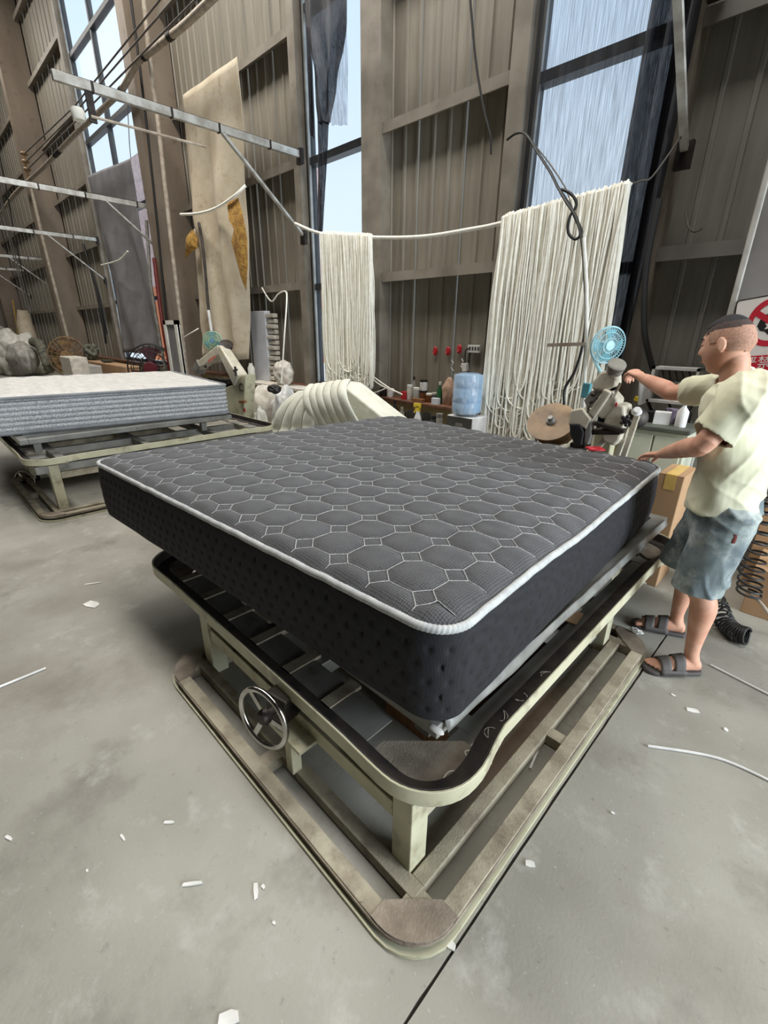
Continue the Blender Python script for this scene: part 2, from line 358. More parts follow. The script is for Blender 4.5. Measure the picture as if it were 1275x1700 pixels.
for x0, x1 in bays:
    k = max(1, round((x1-x0)/.6)); wd = (x1-x0)/k; me = panel_mesh(wd, 'panel' if x0 < -1.5 else 'greypanel', x1 > -6)
    for i in range(k):
        o = bpy.data.objects.new('panel', me); COL.objects.link(o); o.parent = wb; o.location = (x0+wd*i+8, YP-4.4, 0)
    for z in (2.19, 3.60, 4.9, 6.22, 7.57, 8.9):
        zz = z if x0 < -1.5 else {2.19: 2.16, 3.60: 3.50}.get(z, z)
        g = MB(); g.add([(x, y, zz+h) for x in (x0+.02, x1-.02) for y, h in ((YP, 0), (YG, 0), (YG, -.095), (YG+.02, -.095), (YG+.02, -.012), (YP, -.012))],
                        [(i, (i+1) % 6, 6+(i+1) % 6, 6+i) for i in range(6)]+[(5, 4, 3, 2, 1, 0), (6, 7, 8, 9, 10, 11)])
        part('girt', g, 'girt' if x0 < -1.5 else 'greycol', wb, False)
# window posts (boxed C sections beside each opening)
for x in (-14.1, -10.75, -5.66, -4.52, -2.53, -1.42):
    wl = {-4.52: .30, -2.53: .16, -5.66: .14}.get(x, .14); s = 1 if x in (-10.75, -4.52, -1.42) else -1
    part('post', MB().bb(x, x+s*wl, YG-.02, YP+.05, .8, ZT), 'redbrown' if x == -10.75 else 'girt', wb, False)
# main portal columns standing out of the wall
for cx in (-27, -17.5, -9.2):
    c = MB().bb(cx-.30, cx-.02, 3.68, 3.70, 0, ZT).bb(cx-.30, cx-.02, 4.30, 4.32, 0, ZT).bb(cx-.17, cx-.15, 3.7, 4.3, 0, ZT)
    c.bb(cx-.02, cx, 3.68, 4.32, 0, ZT)
    part('column', c, 'column', wb, False)
part('plaster_base', MB().bb(XL, XR, 4.16, 4.6, -.05, .77), 'plaster', wb, False)
tr = thing('trim_1', MB().bb(-4.6, -2.2, 4.06, 4.34, .762, .80), 'sill', 'brown painted window sill board above the cream plaster base', 'sill', kind='structure', bevel=.006)
tr2 = thing('trim_2', MB().bb(-28.5, -4.7, 4.1, 4.34, .762, .80), 'sill', 'brown sill board running on behind the hanging canvas', 'sill', kind='structure', bevel=.006)

def window(i, x0, x1, zs, xm, label):
    r = root('window_%d' % i, ((x0+x1)/2, 4.34, .8), label, 'window', kind='structure')
    for xa, xb in ((x0, x0+.05), (x1-.05, x1)): part('frame', MB().bb(xa, xb, 4.28, 4.40, .8, ZT), 'winframe', r, False)
    part('frame', MB().bb(x0+.05, x0+.075, 4.265, 4.30, .8, ZT), 'winlight', r, False)
    part('frame', MB().bb(x0, x1, 4.28, 4.40, .8, .86), 'winframe', r, False)
    xs = [x0+.05]+list(xm)+[x1-.05]; zz = [.86]+list(zs)+[ZT]
    for x in xm: part('mullion', MB().bb(x-.03, x+.03, 4.29, 4.39, .86, ZT), 'winframe', r, False)
    for z in zs: part('transom', MB().bb(x0+.05, x1-.05, 4.28, 4.40, z-.04, z+.04), 'winframe', r, False)
    for xa, xb in zip(xs, xs[1:]):
        for za, zb in zip(zz, zz[1:]): part('pane', MB().bb(xa, xb, 4.335, 4.345, za, zb), 'glass', r, False)
    return r
window(1, *WIN[0], (2.2, 3.95, 5.55, 7.1, 8.6), (-12.5,), 'tall many-paned window partly hidden by a grey tarpaulin')
window(2, *WIN[1], (2.12, 3.55, 5.0), (), 'narrow tall window with torn black cloth hanging in it')
window(3, *WIN[2], (2.05, 3.50, 5.0), (), 'tall window veiled by black shade netting')

# grey portal column that carries the warning sign
cxl = PY(1211, 505, 3.8).x
wr = root('wall_right', (cxl+.2, 3.8, 0), 'grey painted steel column with pale edge behind the worker', 'wall', kind='structure')
part('flange', MB().bb(cxl+.035, cxl+.50, 3.80, 3.83, 0, ZT), 'greycol', wr, False)
part('web', MB().bb(cxl+.22, cxl+.25, 3.83, 4.30, 0, ZT), 'greycol', wr, False)
part('edge_trim', MB().bb(cxl, cxl+.035, 3.79, 3.85, 0, ZT), 'liner', wr, False, .008)
# the hall beyond the picture
tagk = dict(kind='structure')
thing('ceiling', MB().bb(XL, 7, -9, 4.6, ZT, ZT+.1), 'roof', 'sheet steel roof of the hall', 'ceiling', smooth=False, **tagk)
thing('wall_front', MB().bb(XL, 7, -9.1, -9, 0, ZT), 'darksheet', 'plain steel wall on the far side of the hall', 'wall', smooth=False, **tagk)
thing('wall_left', MB().bb(XL-.1, XL, -9, 4.6, 0, ZT), 'panel', 'plain steel end wall of the hall', 'wall', smooth=False, **tagk)
thing('wall_gate', MB().bb(7, 7.1, -9, .3, 0, ZT).bb(7, 7.1, 4.2, 4.6, 0, ZT).bb(7, 7.1, .3, 4.2, 5.2, ZT), 'panel', 'steel end wall with the open gate', 'wall', smooth=False, **tagk)
thing('wall_stub', MB().bb(XR, 7, 4.36, 4.6, 0, ZT), 'panel', 'steel sheet wall beside the gate', 'wall', smooth=False, **tagk)
# building outside the narrow window
bx = PY(536, 420, 16.0).x; bz = PY(525, 240, 15.0).z; bo = PY(528, 475, 15).z
ob = root('building', (bx-4, 10.5, 0), 'pink building with an orange lower storey seen through the narrow window', 'building')
part('orange_storey', MB().bb(bx-9, bx, 10, 16, 0, bo), 'orange', ob, False); part('upper_storey', MB().bb(bx-9, bx, 10.02, 16, bo, bz), 'pink', ob, False)

# ------------------------------------------------------------------ black mattress
ZM = .55; ZTOP = .889
qN, qL, qF, qR = [PZ(x, y, .894) for x, y in ((745, 1043), (153, 757), (653, 688), (1100, 768))]
def quad(u, v): return qN*((1-u)*(1-v))+qL*(u*(1-v))+qF*(u*v)+qR*((1-u)*v)
RC = .045
def rnd(u, v):
    uu = min(u, 1-u); vv = min(v, 1-v)
    if uu < RC and vv < RC:
        a = 1-uu/RC; b = 1-vv/RC; h = math.hypot(a, b); s = max(a, b)/h if h > 0 else 1
        a *= s; b *= s; uu = RC*(1-a); vv = RC*(1-b)
        u = uu if u < .5 else 1-uu; v = vv if v < .5 else 1-vv
    return u, v
LU, LV = 14.2, 14.0; OU, OV = 1.25, .97; DD = .2475
def lat(u, v): return u*LU-OU, v*LV-OV
def seamdist(a, b):
    """distance to the nearest stitch of the octagon-and-diamond quilting, in cells"""
    fx = abs(a-round(a)); fy = abs(b-round(b))           # 0..0.5 from octagon centre
    e = min(.5-fx, .5-fy); g = (1-DD-fx-fy)/1.41421      # edge, diamond side
    if g < 0: return -g, True
    if fx+fy > 1-DD-.35: pass
    return min(e, g), False
def sagz(u, v): 
    return .006*math.sin(u*9+1)*math.sin(v*7)-.012*math.exp(-((v-.42)/.10)**2)*math.exp(-(u/.06)**2)
def topz(u, v):
    a, b = lat(u, v); d, dia = seamdist(a, b)
    pad = (.013 if not dia else .004)*(1-math.exp(-d*(9 if not dia else 16)))
    uu = min(u, 1-u); vv = min(v, 1-v); e = (RC-math.hypot(RC-uu, RC-vv) if uu < RC and vv < RC else min(uu, vv))*2.2
    e = max(e, 0)
    edge = .030*(1-math.exp(-e/.045))
    return ZTOP-.022+edge+pad*min(1, e/.03)+sagz(u, v)+.0035*nz((u*30, v*30, 1))
bm_ = root('mattress', V(((qN.x+qF.x)/2, (qN.y+qF.y)/2, ZM)), 'thick black and charcoal quilted mattress with pale edge tape on the sewing table', 'mattress')
def topfn(u, v):
    uu, vv = rnd(u, v); p = quad(uu, vv); return (p.x, p.y, topz(uu, vv))
tp = part('quilted_top', MB().grid(topfn, 260, 250), 'topfab', bm_, label='charcoal mesh top quilted in octagons and diamonds')
# stitching along every octagon and diamond edge
th = MB()
def stitch(p, q):
    n = max(2, int(math.hypot(p[0]-q[0], p[1]-p[1]-q[1])/.05)); pts = []
    for i in range(n+1):
        a = p[0]+(q[0]-p[0])*i/n; b = p[1]+(q[1]-p[1])*i/n; u = (a+OU)/LU; v = (b+OV)/LV
        if .008 < u < .992 and .008 < v < .992:
            uu, vv = rnd(u, v); c = quad(uu, vv); pts.append(V((c.x, c.y, topz(uu, vv)+.0028)))
        elif len(pts) > 1: break
        else: pts = []
    if len(pts) > 1: th.tube(pts, .0014, 4)
for i in range(-2, 16):
    for j in range(-2, 16):
        h = .5; d = DD
        stitch((i+h, j-h+d), (i+h, j+h-d)); stitch((i-h+d, j+h), (i+h-d, j+h))
        cx, cy = i+h, j+h
        for p, q in (((cx-d, cy), (cx, cy+d)), ((cx, cy+d), (cx+d, cy)), ((cx+d, cy), (cx, cy-d)), ((cx, cy-d), (cx-d, cy))): stitch(p, q)
part('quilting_thread', th, 'thread', tp, label='pale quilting thread', stuff=True)
# outline of the mattress as a closed path of (u, v)
out = []
def side_pts(a, b, n):
    for i in range(n):
        t = i/n; out.append((a[0]+(b[0]-a[0])*t, a[1]+(b[1]-a[1])*t))
for a, b in (((0, 0), (1, 0)), ((1, 0), (1, 1)), ((1, 1), (0, 1)), ((0, 1), (0, 0))): side_pts(a, b, 260)
rim = []
for u, v in out:
    uu, vv = rnd(u, v); p = quad(uu, vv); rim.append(V((p.x, p.y, topz(uu, vv)-.004)))
cen = quad(.5, .5)
NP = len(rim); nrm = []; arc = [0.0]
for i in range(NP):
    t = rim[(i+3) % NP]-rim[i-3]; n_ = V((t.y, -t.x, 0)).normalized()
    if n_.dot(rim[i]-cen) < 0: n_ = -n_
    nrm.append(n_); arc.append(arc[-1]+(rim[(i+1) % NP]-rim[i]).length)
HS = 44
def sidefn(i, t):
    p = rim[i]; n_ = nrm[i]; zt = p.z-.012; zb = ZM; z = zt+(zb-zt)*t
    o = .004+.016*math.sin(PI*min(1, t*1.02))**.7
    if t > .93: o -= .03*((t-.93)/.07)**2
    row = round((zt-z)/.048); off = .5 if row % 2 else 0
    s = arc[i]/.062-off; dx = (s-round(s))*.062; dz = (zt-z)-row*.048
    if .03 < zt-z < zt-zb-.03: o -= .008*math.exp(-(dx*dx/.00004+dz*dz/.00010))
    o += .004*nz((p.x*5, p.y*5, z*5))
    return (p.x+n_.x*o, p.y+n_.y*o, z)
mb = MB(); mb.add([sidefn(i, j/(HS-1)) for i in range(NP) for j in range(HS)],
   [(i*HS+j, ((i+1) % NP)*HS+j, ((i+1) % NP)*HS+j+1, i*HS+j+1) for i in range(NP) for j in range(HS-1)])
part('side_border', mb, 'sidefab', bm_, label='black dimpled knit side border')
mb = MB(); mb.add([V((p.x-n.x*.012, p.y-n.y*.012, ZM+.002)) for p, n in zip(rim, nrm)][::8], [tuple(range(len(rim[::8])))])
part('underside', mb, 'sidefab', bm_)
# twill edge tape : a rounded bead with slanting ridges
def tapefn(i, j):
    p = rim[i % NP]; n_ = nrm[i % NP]; a = 2*PI*j/12; r = .0125+.0011*math.sin(arc[i % NP]/.0125*2*PI+a*1.0)
    return p+n_*(.004+r*math.cos(a))+V((0, 0, 1))*(.001+r*1.15*math.sin(a))
rim4 = []; 
tp_v = []; MS = 2
rimF = []; nF = []; aF = []
for i in range(NP):
    for k in range(MS):
        t = k/MS; rimF.append(rim[i].lerp(rim[(i+1) % NP], t)); nF.append(nrm[i].lerp(nrm[(i+1) % NP], t)); aF.append(arc[i]+(arc[i+1]-arc[i])*t)
def bead(dz, R, amp):
    mb = MB(); vs = []
    for p, n_, s in zip(rimF, nF, aF):
        for j in range(10):
            a = 2*PI*j/10; r = R+amp*math.sin(s/.0115*2*PI+a); vs.append(p+n_*(.004+r*math.cos(a))+V((0, 0, dz+r*1.15*math.sin(a))))
    K = len(rimF); mb.add(vs, [(i*10+j, i*10+(j+1) % 10, ((i+1) % K)*10+(j+1) % 10, ((i+1) % K)*10+j) for i in range(K) for j in range(10)]); return mb
part('edge_tape', bead(0, .0110, .0008), 'tape', bm_, label='white twill tape sewn round the top edge')

# ------------------------------------------------------------------ sewing table (ring track, base track, legs, platform)
def bulb(x0, x1, y0, y1, r, dl, dly):
    """rounded rectangle whose corners swell out past the straight rails by dl"""
    p = rrect(x0, x1, y0, y1, r, 10); n = len(p); out_ = []
    for i in range(n):
        a, b = p[i], p[(i+1) % n]; L_ = math.hypot(b[0]-a[0], b[1]-a[1]); k = 24 if L_ > .3 else 1
        for j in range(k):
            t = j/k; t = t if k == 1 else .5-.5*math.cos(PI*t)
            x = a[0]+(b[0]-a[0])*t; y = a[1]+(b[1]-a[1])*t
            if k > 1:
                e = min(t, 1-t)*L_; q = min(1, max(0, (e-.02)/.2)); q = q*q*(3-2*q)
                if abs(b[0]-a[0]) > abs(b[1]-a[1]): y += dly*q if y < (y0+y1)/2 else -dly*q
                else: x += dl*q if x < (x0+x1)/2 else -dl*q
            out_.append((x, y))
    return out_
def sewing_table(name, label, bx0, bx1, by0, by1, rx0, rx1, ry0, ry1, zr, px0, px1, py0, py1, zp, group, wheel, detail=True):
    r = root(name, ((bx0+bx1)/2, (by0+by1)/2, 0), label, 'table', group)
    # base track: outer frame, inner beams, ties
    BW = .055; ZB = .052
    def fr(o, i, z0, z1, rad):
        a = rrect(bx0+o, bx1-o, by0+o, by1-o, rad); b = rrect(bx0+i, bx1-i, by0+i, by1-i, max(.004, rad-(i-o)))
        n = len(a); mb = MB(); vs = [(p[0], p[1], z) for z in (z0, z1) for q in (a, b) for p in q]; fs = []
        for k in range(n):
            l = (k+1) % n
            fs += [(2*n+k, 2*n+l, 3*n+l, 3*n+k), (k, n+k, n+l, l), (k, l, 2*n+l, 2*n+k), (n+k, 3*n+k, 3*n+l, n+l)]
        return mb.add(vs, fs)
    bt = part('base_track', fr(.004, BW, .03, ZB, .15), 'dustycream', r, bevel=.002)
    part('track_lip', fr(-.008, .02, .0, .014, .158), 'cream', bt); part('track_groove', fr(.010, .03, .012, .032, .145), 'black', bt)
    part('track_lip', fr(0, .012, .034, .046, .154), 'dusty', bt)
    for cx, cy, sx, sy in ((bx1, by0, -1, 1), (bx0, by0, 1, 1), (bx1, by1, -1, -1), (bx0, by1, 1, -1)):
        d = .175; rr = .146
        pl = [(cx+sx*(.15-rr*math.cos(t)), cy+sy*(.15-rr*math.sin(t))) for t in np.linspace(0, PI/2, 9)]+[(cx+sx*d, cy+sy*.004), (cx+sx*d, cy+sy*.058), (cx+sx*.118, cy+sy*.118), (cx+sx*.058, cy+sy*d), (cx+sx*.004, cy+sy*d)]
        part('corner_plate', MB().prism(pl, .03, ZB+.003), 'dusty', r, False)
    I0, I1 = .117, .165
    for y0, y1 in ((by0+I0, by0+I1), (by1-I1, by1-I0)): part('base_beam', MB().bb(bx0+I0, bx1-I0, y0, y1, .004, ZB-.002), 'dustycream', r, False, .003)
    for x0, x1 in ((bx0+I0, bx0+I1), (bx1-I1, bx1-I0)): part('base_beam', MB().bb(x0, x1, by0+I1, by1-I1, .004, ZB-.003), 'dustycream', r, False, .003)
    for t in (.07, .5, .93):
        y = by0+(by1-by0)*t
        for x0, x1 in ((bx0+BW, bx0+I0), (bx1-I0, bx1-BW)): part('base_tie', MB().bb(x0, x1, y-.025, y+.025, .004, ZB-.004), 'dustycream', r, False)
        x = bx0+(bx1-bx0)*t
        for y0, y1 in ((by0+BW, by0+I0), (by1-I0, by1-BW)): part('base_tie', MB().bb(x-.03, x+.03, y0, y1, .004, ZB-.004), 'dustycream', r, False)
    # legs and stretchers
    lx0, lx1, ly0, ly1 = bx0+.15, bx1-.210, by0+.190, by1-.20
    for x in (lx0, lx1):
        for y in (ly0, ly1): part('leg', MB().bb(x-.038, x+.038, y-.038+.01, y+.038+.01, 0, zr-.069), 'cream', r, False, .004)
    for y in (ly0+.01, ly1): 
        part('stretcher', MB().bb(lx0+.045, lx1-.045, y-.03, y+.03, zr-.20, zr-.135), 'cream', r, False, .004)
    for x in (lx0, lx1): part('stretcher', MB().bb(x-.03, x+.03, ly0+.05, ly1-.04, zr-.20, zr-.14), 'dustycream', r, False, .004)
    # ring track
    def fr2(o, i, z0, z1, rad):
        a = bulb(rx0+o, rx1-o, ry0+o, ry1-o, rad, .034, .006); b = bulb(rx0+i, rx1-i, ry0+i, ry1-i, max(.03, rad-(i-o)), .034, .006)
        n = len(a); mb = MB(); vs = [(p[0], p[1], z) for z in (z0, z1) for q in (a, b) for p in q]; fs = []
        for k in range(n):
            l = (k+1) % n
            fs += [(2*n+k, 2*n+l, 3*n+l, 3*n+k), (k, n+k, n+l, l), (k, l, 2*n+l, 2*n+k), (n+k, 3*n+k, 3*n+l, n+l)]
        return mb.add(vs, fs)
    rg = part('ring_track', fr2(0, .007, zr-.055, zr, .19), 'cream', r, bevel=.0015)
    part('track_belt', fr2(.008, .014, zr-.052, zr-.004, .185), 'belt', rg)
    part('ring_ledge', fr2(.012, .075, zr-.060, zr-.052, .18), 'belt', rg)
    for cx, cy, sx, sy in ((rx1, ry0, -1, 1), (rx0, ry0, 1, 1), (rx1, ry1, -1, -1), (rx0, ry1, 1, -1)):
        arc_ = [(cx+sx*(.19-.172*math.cos(t)), cy+sy*(.19-.172*math.sin(t))) for t in np.linspace(0, PI/2, 8)]
        pl = arc_+[(cx+sx*.30, cy+sy*.015), (cx+sx*.30, cy+sy*.12), (cx+sx*.12, cy+sy*.30), (cx+sx*.015, cy+sy*.30)]
        part('ring_corner_plate', MB().prism(pl, zr-.066, zr-.056), 'dusty', r, False)
    # platform under the mattress
    pw = .07
    for y0, y1 in ((py0, py0+pw), (py1-pw, py1)): part('platform_rail', MB().bb(px0, px1, y0, y1, zp-.06, zp-.012), 'greysteel', r, False, .004)
    for x0, x1 in ((px0, px0+pw), (px1-pw, px1)): part('platform_rail', MB().bb(x0, x1, py0+pw, py1-pw, zp-.06, zp-.012), 'greysteel', r, False, .004)
    nsl = 6
    for k in range(1, nsl):
        x = px0+(px1-px0)*k/nsl; part('platform_slat', MB().bb(x-.04, x+.04, py0+pw, py1-pw, zp-.055, zp-.014), 'greysteel', r, False, .003)
    for y in (py0+.25, (py0+py1)/2, py1-.25): part('cross_beam', MB().bb(rx0+.06, rx1-.06, y-.035, y+.035, zr-.135, zr-.066), 'greysteel', r, False, .004)
    for x in (lx0, lx1, (lx0+lx1)/2): part('cross_beam', MB().bb(x-.035, x+.035, ry0+.06, ry1-.06, zr-.135, zr-.068), 'greysteel', r, False, .004)
    for x in (px0+.2, px1-.14):
        for y in (py0+.14, py1-.3): part('platform_foot', MB().bb(x-.03, x+.03, y-.03, y+.03, zr-.066, zp-.06), 'greysteel', r, False)
    # tray plates inside the near and far rails
    for yy0, yy1 in ((ry0+.085, ry0+.20), (ry1-.20, ry1-.085)):
        nn = 6; w_ = (rx1-rx0-.62)/nn
        for k in range(nn):
            x = rx0+.31+k*w_; part('tray_plate', MB().bb(x+.03, x+w_-.03, yy0, yy1, zr-.064, zr-.058), 'greysteel', r, False); part('tray_bar', MB().bb(x-.025, x+.025, yy0-.01, yy1+.03, zr-.066, zr-.052), 'dustycream', r, False)
    # hand wheel
    wc, wn, wrad = wheel
    wc = V(wc); wn = V(wn).normalized(); hw = part('hand_wheel', MB().ring(wc, wn, wrad, .0105, 40, 10), 'chrome', r, label='chrome hand wheel')
    m = frame_m(wc, wn, (0, 0, 1))
    for k in range(3):
        a = 2*PI*k/3+.6; d = m.to_3x3() @ V((math.cos(a), math.sin(a), 0)); part('spoke', MB().beam(wc-wn*.012, wc+d*wrad, .02, .009, up=wn), 'chrome', hw, False)
    part('wheel_hub', MB().lathe([(.026, -.02), (.028, .0), (.02, .012)], 16, m), 'iron', hw)
    inner = wc-wn*.14
    part('wheel_shaft', MB().tube([wc, inner], .014, 10), 'iron', r)
    part('gear_box', MB().beam(wc-wn*.055, wc-wn*.14, .10, .10, up=(0, 0, 1)), 'iron', r, False, .008)
    part('gear_post', MB().bb(wc.x+.03, wc.x+.07, wc.y+.055, wc.y+.095, .05, zr-.2), 'cream', r, False, .003)
    part('gear_bracket', MB().bb(wc.x-.06, wc.x+.13, wc.y+.05, wc.y+.13, zr-.20, zr-.185), 'cream', r, False)
    return r
sewing_table('sewing_table', 'cream steel sewing table with track rings carrying the black mattress', -1.99, -.370, .514, 2.42, -2.50, -.446, .648, 3.06, .40, -2.45, -.548, .775, 2.96, .558,
             'mattress sewing tables', (PY(437, 1192, .56), (.20, -.97, .08), .108))
thing('foam_tuft', MB().ell((-.548, .770, ZM-.008), (.026, .012, .005), 12, 6), 'white', 'white foam tuft peeping out under the near mattress corner', 'foam')
# silver film lining under the mattress edge
mb = MB()
def filmfn(u, v):
    y = .80+u*2.1; x = -.545+(.075*v); return (-.548+.006+.022*v*(.6+.4*nz((y*3, 0, 0))), y, .556-.035*v+.006*nz((y*9, v*3, 0)))
thing('plastic_film', MB().grid(filmfn, 60, 5), 'film', 'strip of silvery plastic film drooping from under the black mattress', 'film', solid=.001)

# ------------------------------------------------------------------ second table with the grey and white mattress
sewing_table('sewing_table', 'cream steel sewing table with track rings carrying the grey and white mattress', -6.25, -4.53, .49, 2.35, -6.95, -4.66, .50, 2.95, .52, -7.2, -5.12, .55, 2.6, .632,
             'mattress sewing tables', (PY(42, 800, .60), (.55, -.80, .1), .12))
g2 = [V((-5.40, .36, 0)), V((-7.62, .62, 0)), V((-7.36, 2.86, 0)), V((-5.125, 2.585, 0))]
def quad2(u, v): return g2[0]*((1-u)*(1-v))+g2[1]*(u*(1-v))+g2[2]*(u*v)+g2[3]*((1-u)*v)
m2 = root('mattress', (-6.4, 1.6, .62), 'white topped mattress with grey marl sides on the table behind', 'mattress')
def out2(n=60):
    o = []
    for a, b in (((0, 0), (1, 0)), ((1, 0), (1, 1)), ((1, 1), (0, 1)), ((0, 1), (0, 0))):
        for i in range(n): o.append((a[0]+(b[0]-a[0])*i/n, a[1]+(b[1]-a[1])*i/n))
    return o
rim2 = []
for u, v in out2(): uu, vv = rnd(u, v); p = quad2(uu, vv); rim2.append(V((p.x, p.y, 0)))
N2 = len(rim2); c2 = quad2(.5, .5); n2 = []
for i in range(N2):
    t = rim2[(i+2) % N2]-rim2[i-2]; q = V((t.y, -t.x, 0)).normalized(); n2.append(q if q.dot(rim2[i]-c2) > 0 else -q)
Z20, Z21 = .625, .965
def top2(u, v):
    uu, vv = rnd(u, v); p = quad2(uu, vv); e = min(uu, 1-uu, vv, 1-vv)
    return (p.x, p.y, Z21-.012+.03*(1-math.exp(-e/.03))+.005*math.sin(vv*60)*min(1, e*20)+.006*nz((uu*14, vv*14, 0)))
part('quilted_top', MB().grid(top2, 60, 90), 'whitetop', m2, label='white quilted top')
def band2(z0, z1, nb, amp):
    K = 6*nb+1; mb = MB(); vs = []
    for p, n_ in zip(rim2, n2):
        for j in range(K):
            t = j/(K-1); o = amp*abs(math.sin(PI*t*nb))**.6; vs.append((p.x+n_.x*o, p.y+n_.y*o, z0+(z1-z0)*t))
    return mb.add(vs, [(i*K+j, ((i+1) % N2)*K+j, ((i+1) % N2)*K+j+1, i*K+j+1) for i in range(N2) for j in range(K-1)])
for k in range(6): part('side_band', band2(Z20+.03+k*.0455, Z20+.03+(k+1)*.0455, 1, .016), 'marl', m2)
part('pillow_band', band2(Z20+.303, Z20+.325, 1, .014), 'marl', m2)
for z, r_ in ((Z21-.008, .016), (Z20+.305, .008), (Z20+.02, .018)):
    part('edge_tape', MB().tube([V((p.x+n_.x*.008, p.y+n_.y*.008, z)) for p, n_ in zip(rim2, n2)], r_, 8, True), 'greytape', m2, label='grey edge tape')
part('underside', MB().add([(p.x, p.y, Z20+.008) for p in rim2[::6]], [tuple(range(len(rim2[::6])))]), 'marl', m2)

# ------------------------------------------------------------------ hanging cords, nets, cloths
def hank(name, p0, p1, zb, n, wid, label, rad, seed, pinch=.0, low=.35, yj=.05):
    rnd_ = random.Random(seed); mb = MB(); p0 = V(p0); p1 = V(p1); L = (p1-p0).length
    for k in range(n):
        t = (k+rnd_.random())/n; a = p0.lerp(p1, t); w_ = rnd_.uniform(.03, wid)*rnd_.choice((-1, 1)); t2 = min(1, max(0, t+w_/L)); b = p0.lerp(p1, t2)
        ya = rnd_.uniform(-yj, yj); yb = rnd_.uniform(-yj, yj)*.9; z_end = zb+low*rnd_.random()**1.6; pw = rnd_.uniform(5, 12)
        ph = rnd_.random()*9; mid = rnd_.uniform(-.06, .06)
        pts = []
        for i in range(27):
            s = i/26
            # straight legs with a rounded bottom: legs take 84 % of the samples
            U = max(.04, .6*abs(b.x-a.x))
            if s < .34: f = s/.34; z = a.z-(a.z-z_end-U)*f; q = 0
            elif s > .66: f = (1-s)/.34; z = b.z-(b.z-z_end-U)*f; q = 1
            else:
                q = .5-.5*math.cos(PI*(s-.34)/.32); f = 1; z = z_end+U-U*math.sin(PI*(s-.34)/.32)
            drift = mid*math.sin(PI*.5*f)+pinch*(.5-t)*f*L
            x = a.x+(b.x-a.x)*q+drift+.006*math.sin(f*7+ph)
            y = a.y+(ya*(1-q)+yb*q)*(.5+.5*f)+.004*math.sin(f*9+ph)-.012*(1-f)
            y -= 0 if f > .03 else .0
            pts.append((x, y, z))
        pts = [(pts[0][0], pts[0][1]+.02, pts[0][2]+.012+.02*rnd_.random())]+pts+[(pts[-1][0], pts[-1][1]+.02, pts[-1][2]+.012)]
        mb.tube(pts, rad, 5)
    return thing(name, mb, 'cord', label, 'cord')
ra = PY(490, 371, 4.0); rb = PY(617, 394, 4.0); rc = PY(838, 369, 4.0); rd = PY(1046, 305, 4.0)
hk1 = hank('cord_hank', PY(535, 388, 3.98), PY(616, 393, 3.98), .86, 190, .5, 'slim hank of white piping cord hung before the narrow window', .0075, 4, pinch=.10, low=.3, yj=.035)
hank('cord_hank', PY(838, 362, 3.94), PY(1044, 307, 3.94), .42, 280, .55, 'broad curtain of white piping cord hung before the netted window', .0072, 11, pinch=-.02, low=.75, yj=.05)
thing('hanging_pole', MB().tube(catmull([ra, PY(535, 388, 4.02), rb, PY(700, 393, 4.0), PY(780, 381, 4.0), rc, PY(1000, 322, 4.0), rd], 5), .018, 10), 'cord', 'cloth-wrapped white pole spanning the wall between the cord hanks', 'pole')
# loose loops trailing from the slim hank to the sill
for k, (pts) in enumerate([[(612, 400), (618, 470), (612, 560), (606, 600), (622, 632), (655, 650)], [(614, 398), (621, 480), (617, 570), (610, 612), (640, 640), (668, 655)], [(606, 600), (604, 640), (618, 652), (640, 645)]]):
    lc = thing('loose_cord', MB().tube(catmull([PY(x, y, 4.02) for x, y in pts], 6), .008, 6), 'cord', '', ''); lc.parent = hk1; lc.location = lc.location-hk1.location
    del lc['label'], lc['category']
def sheet(pxrows, Y0, fold, nf, seed, nu=40, nv=40, bulge=0):
    """pxrows: (t, left px, right px) down the sheet; folds along depth"""
    ls = [(t, PY(*l, Y0)) for t, l, r in pxrows]; rs = [(t, PY(*r, Y0)) for t, l, r in pxrows]
    def ip(tab, t):
        for (a, p), (b, q) in zip(tab, tab[1:]):
            if t <= b+1e-6: return p.lerp(q, (t-a)/(b-a))
        return tab[-1][1]
    def fn(u, t):
        p = ip(ls, t).lerp(ip(rs, t), u); f = fold*(.06+.94*min(1, t*1.6))
        return (p.x, Y0+f*math.sin(u*nf*2*PI+1.5*math.sin(t*3+seed)+seed)+f*.9*nz((u*6+seed, t*4, 0))-bulge*math.sin(PI*u)*t, p.z)
    return MB().grid(fn, nu, nv)
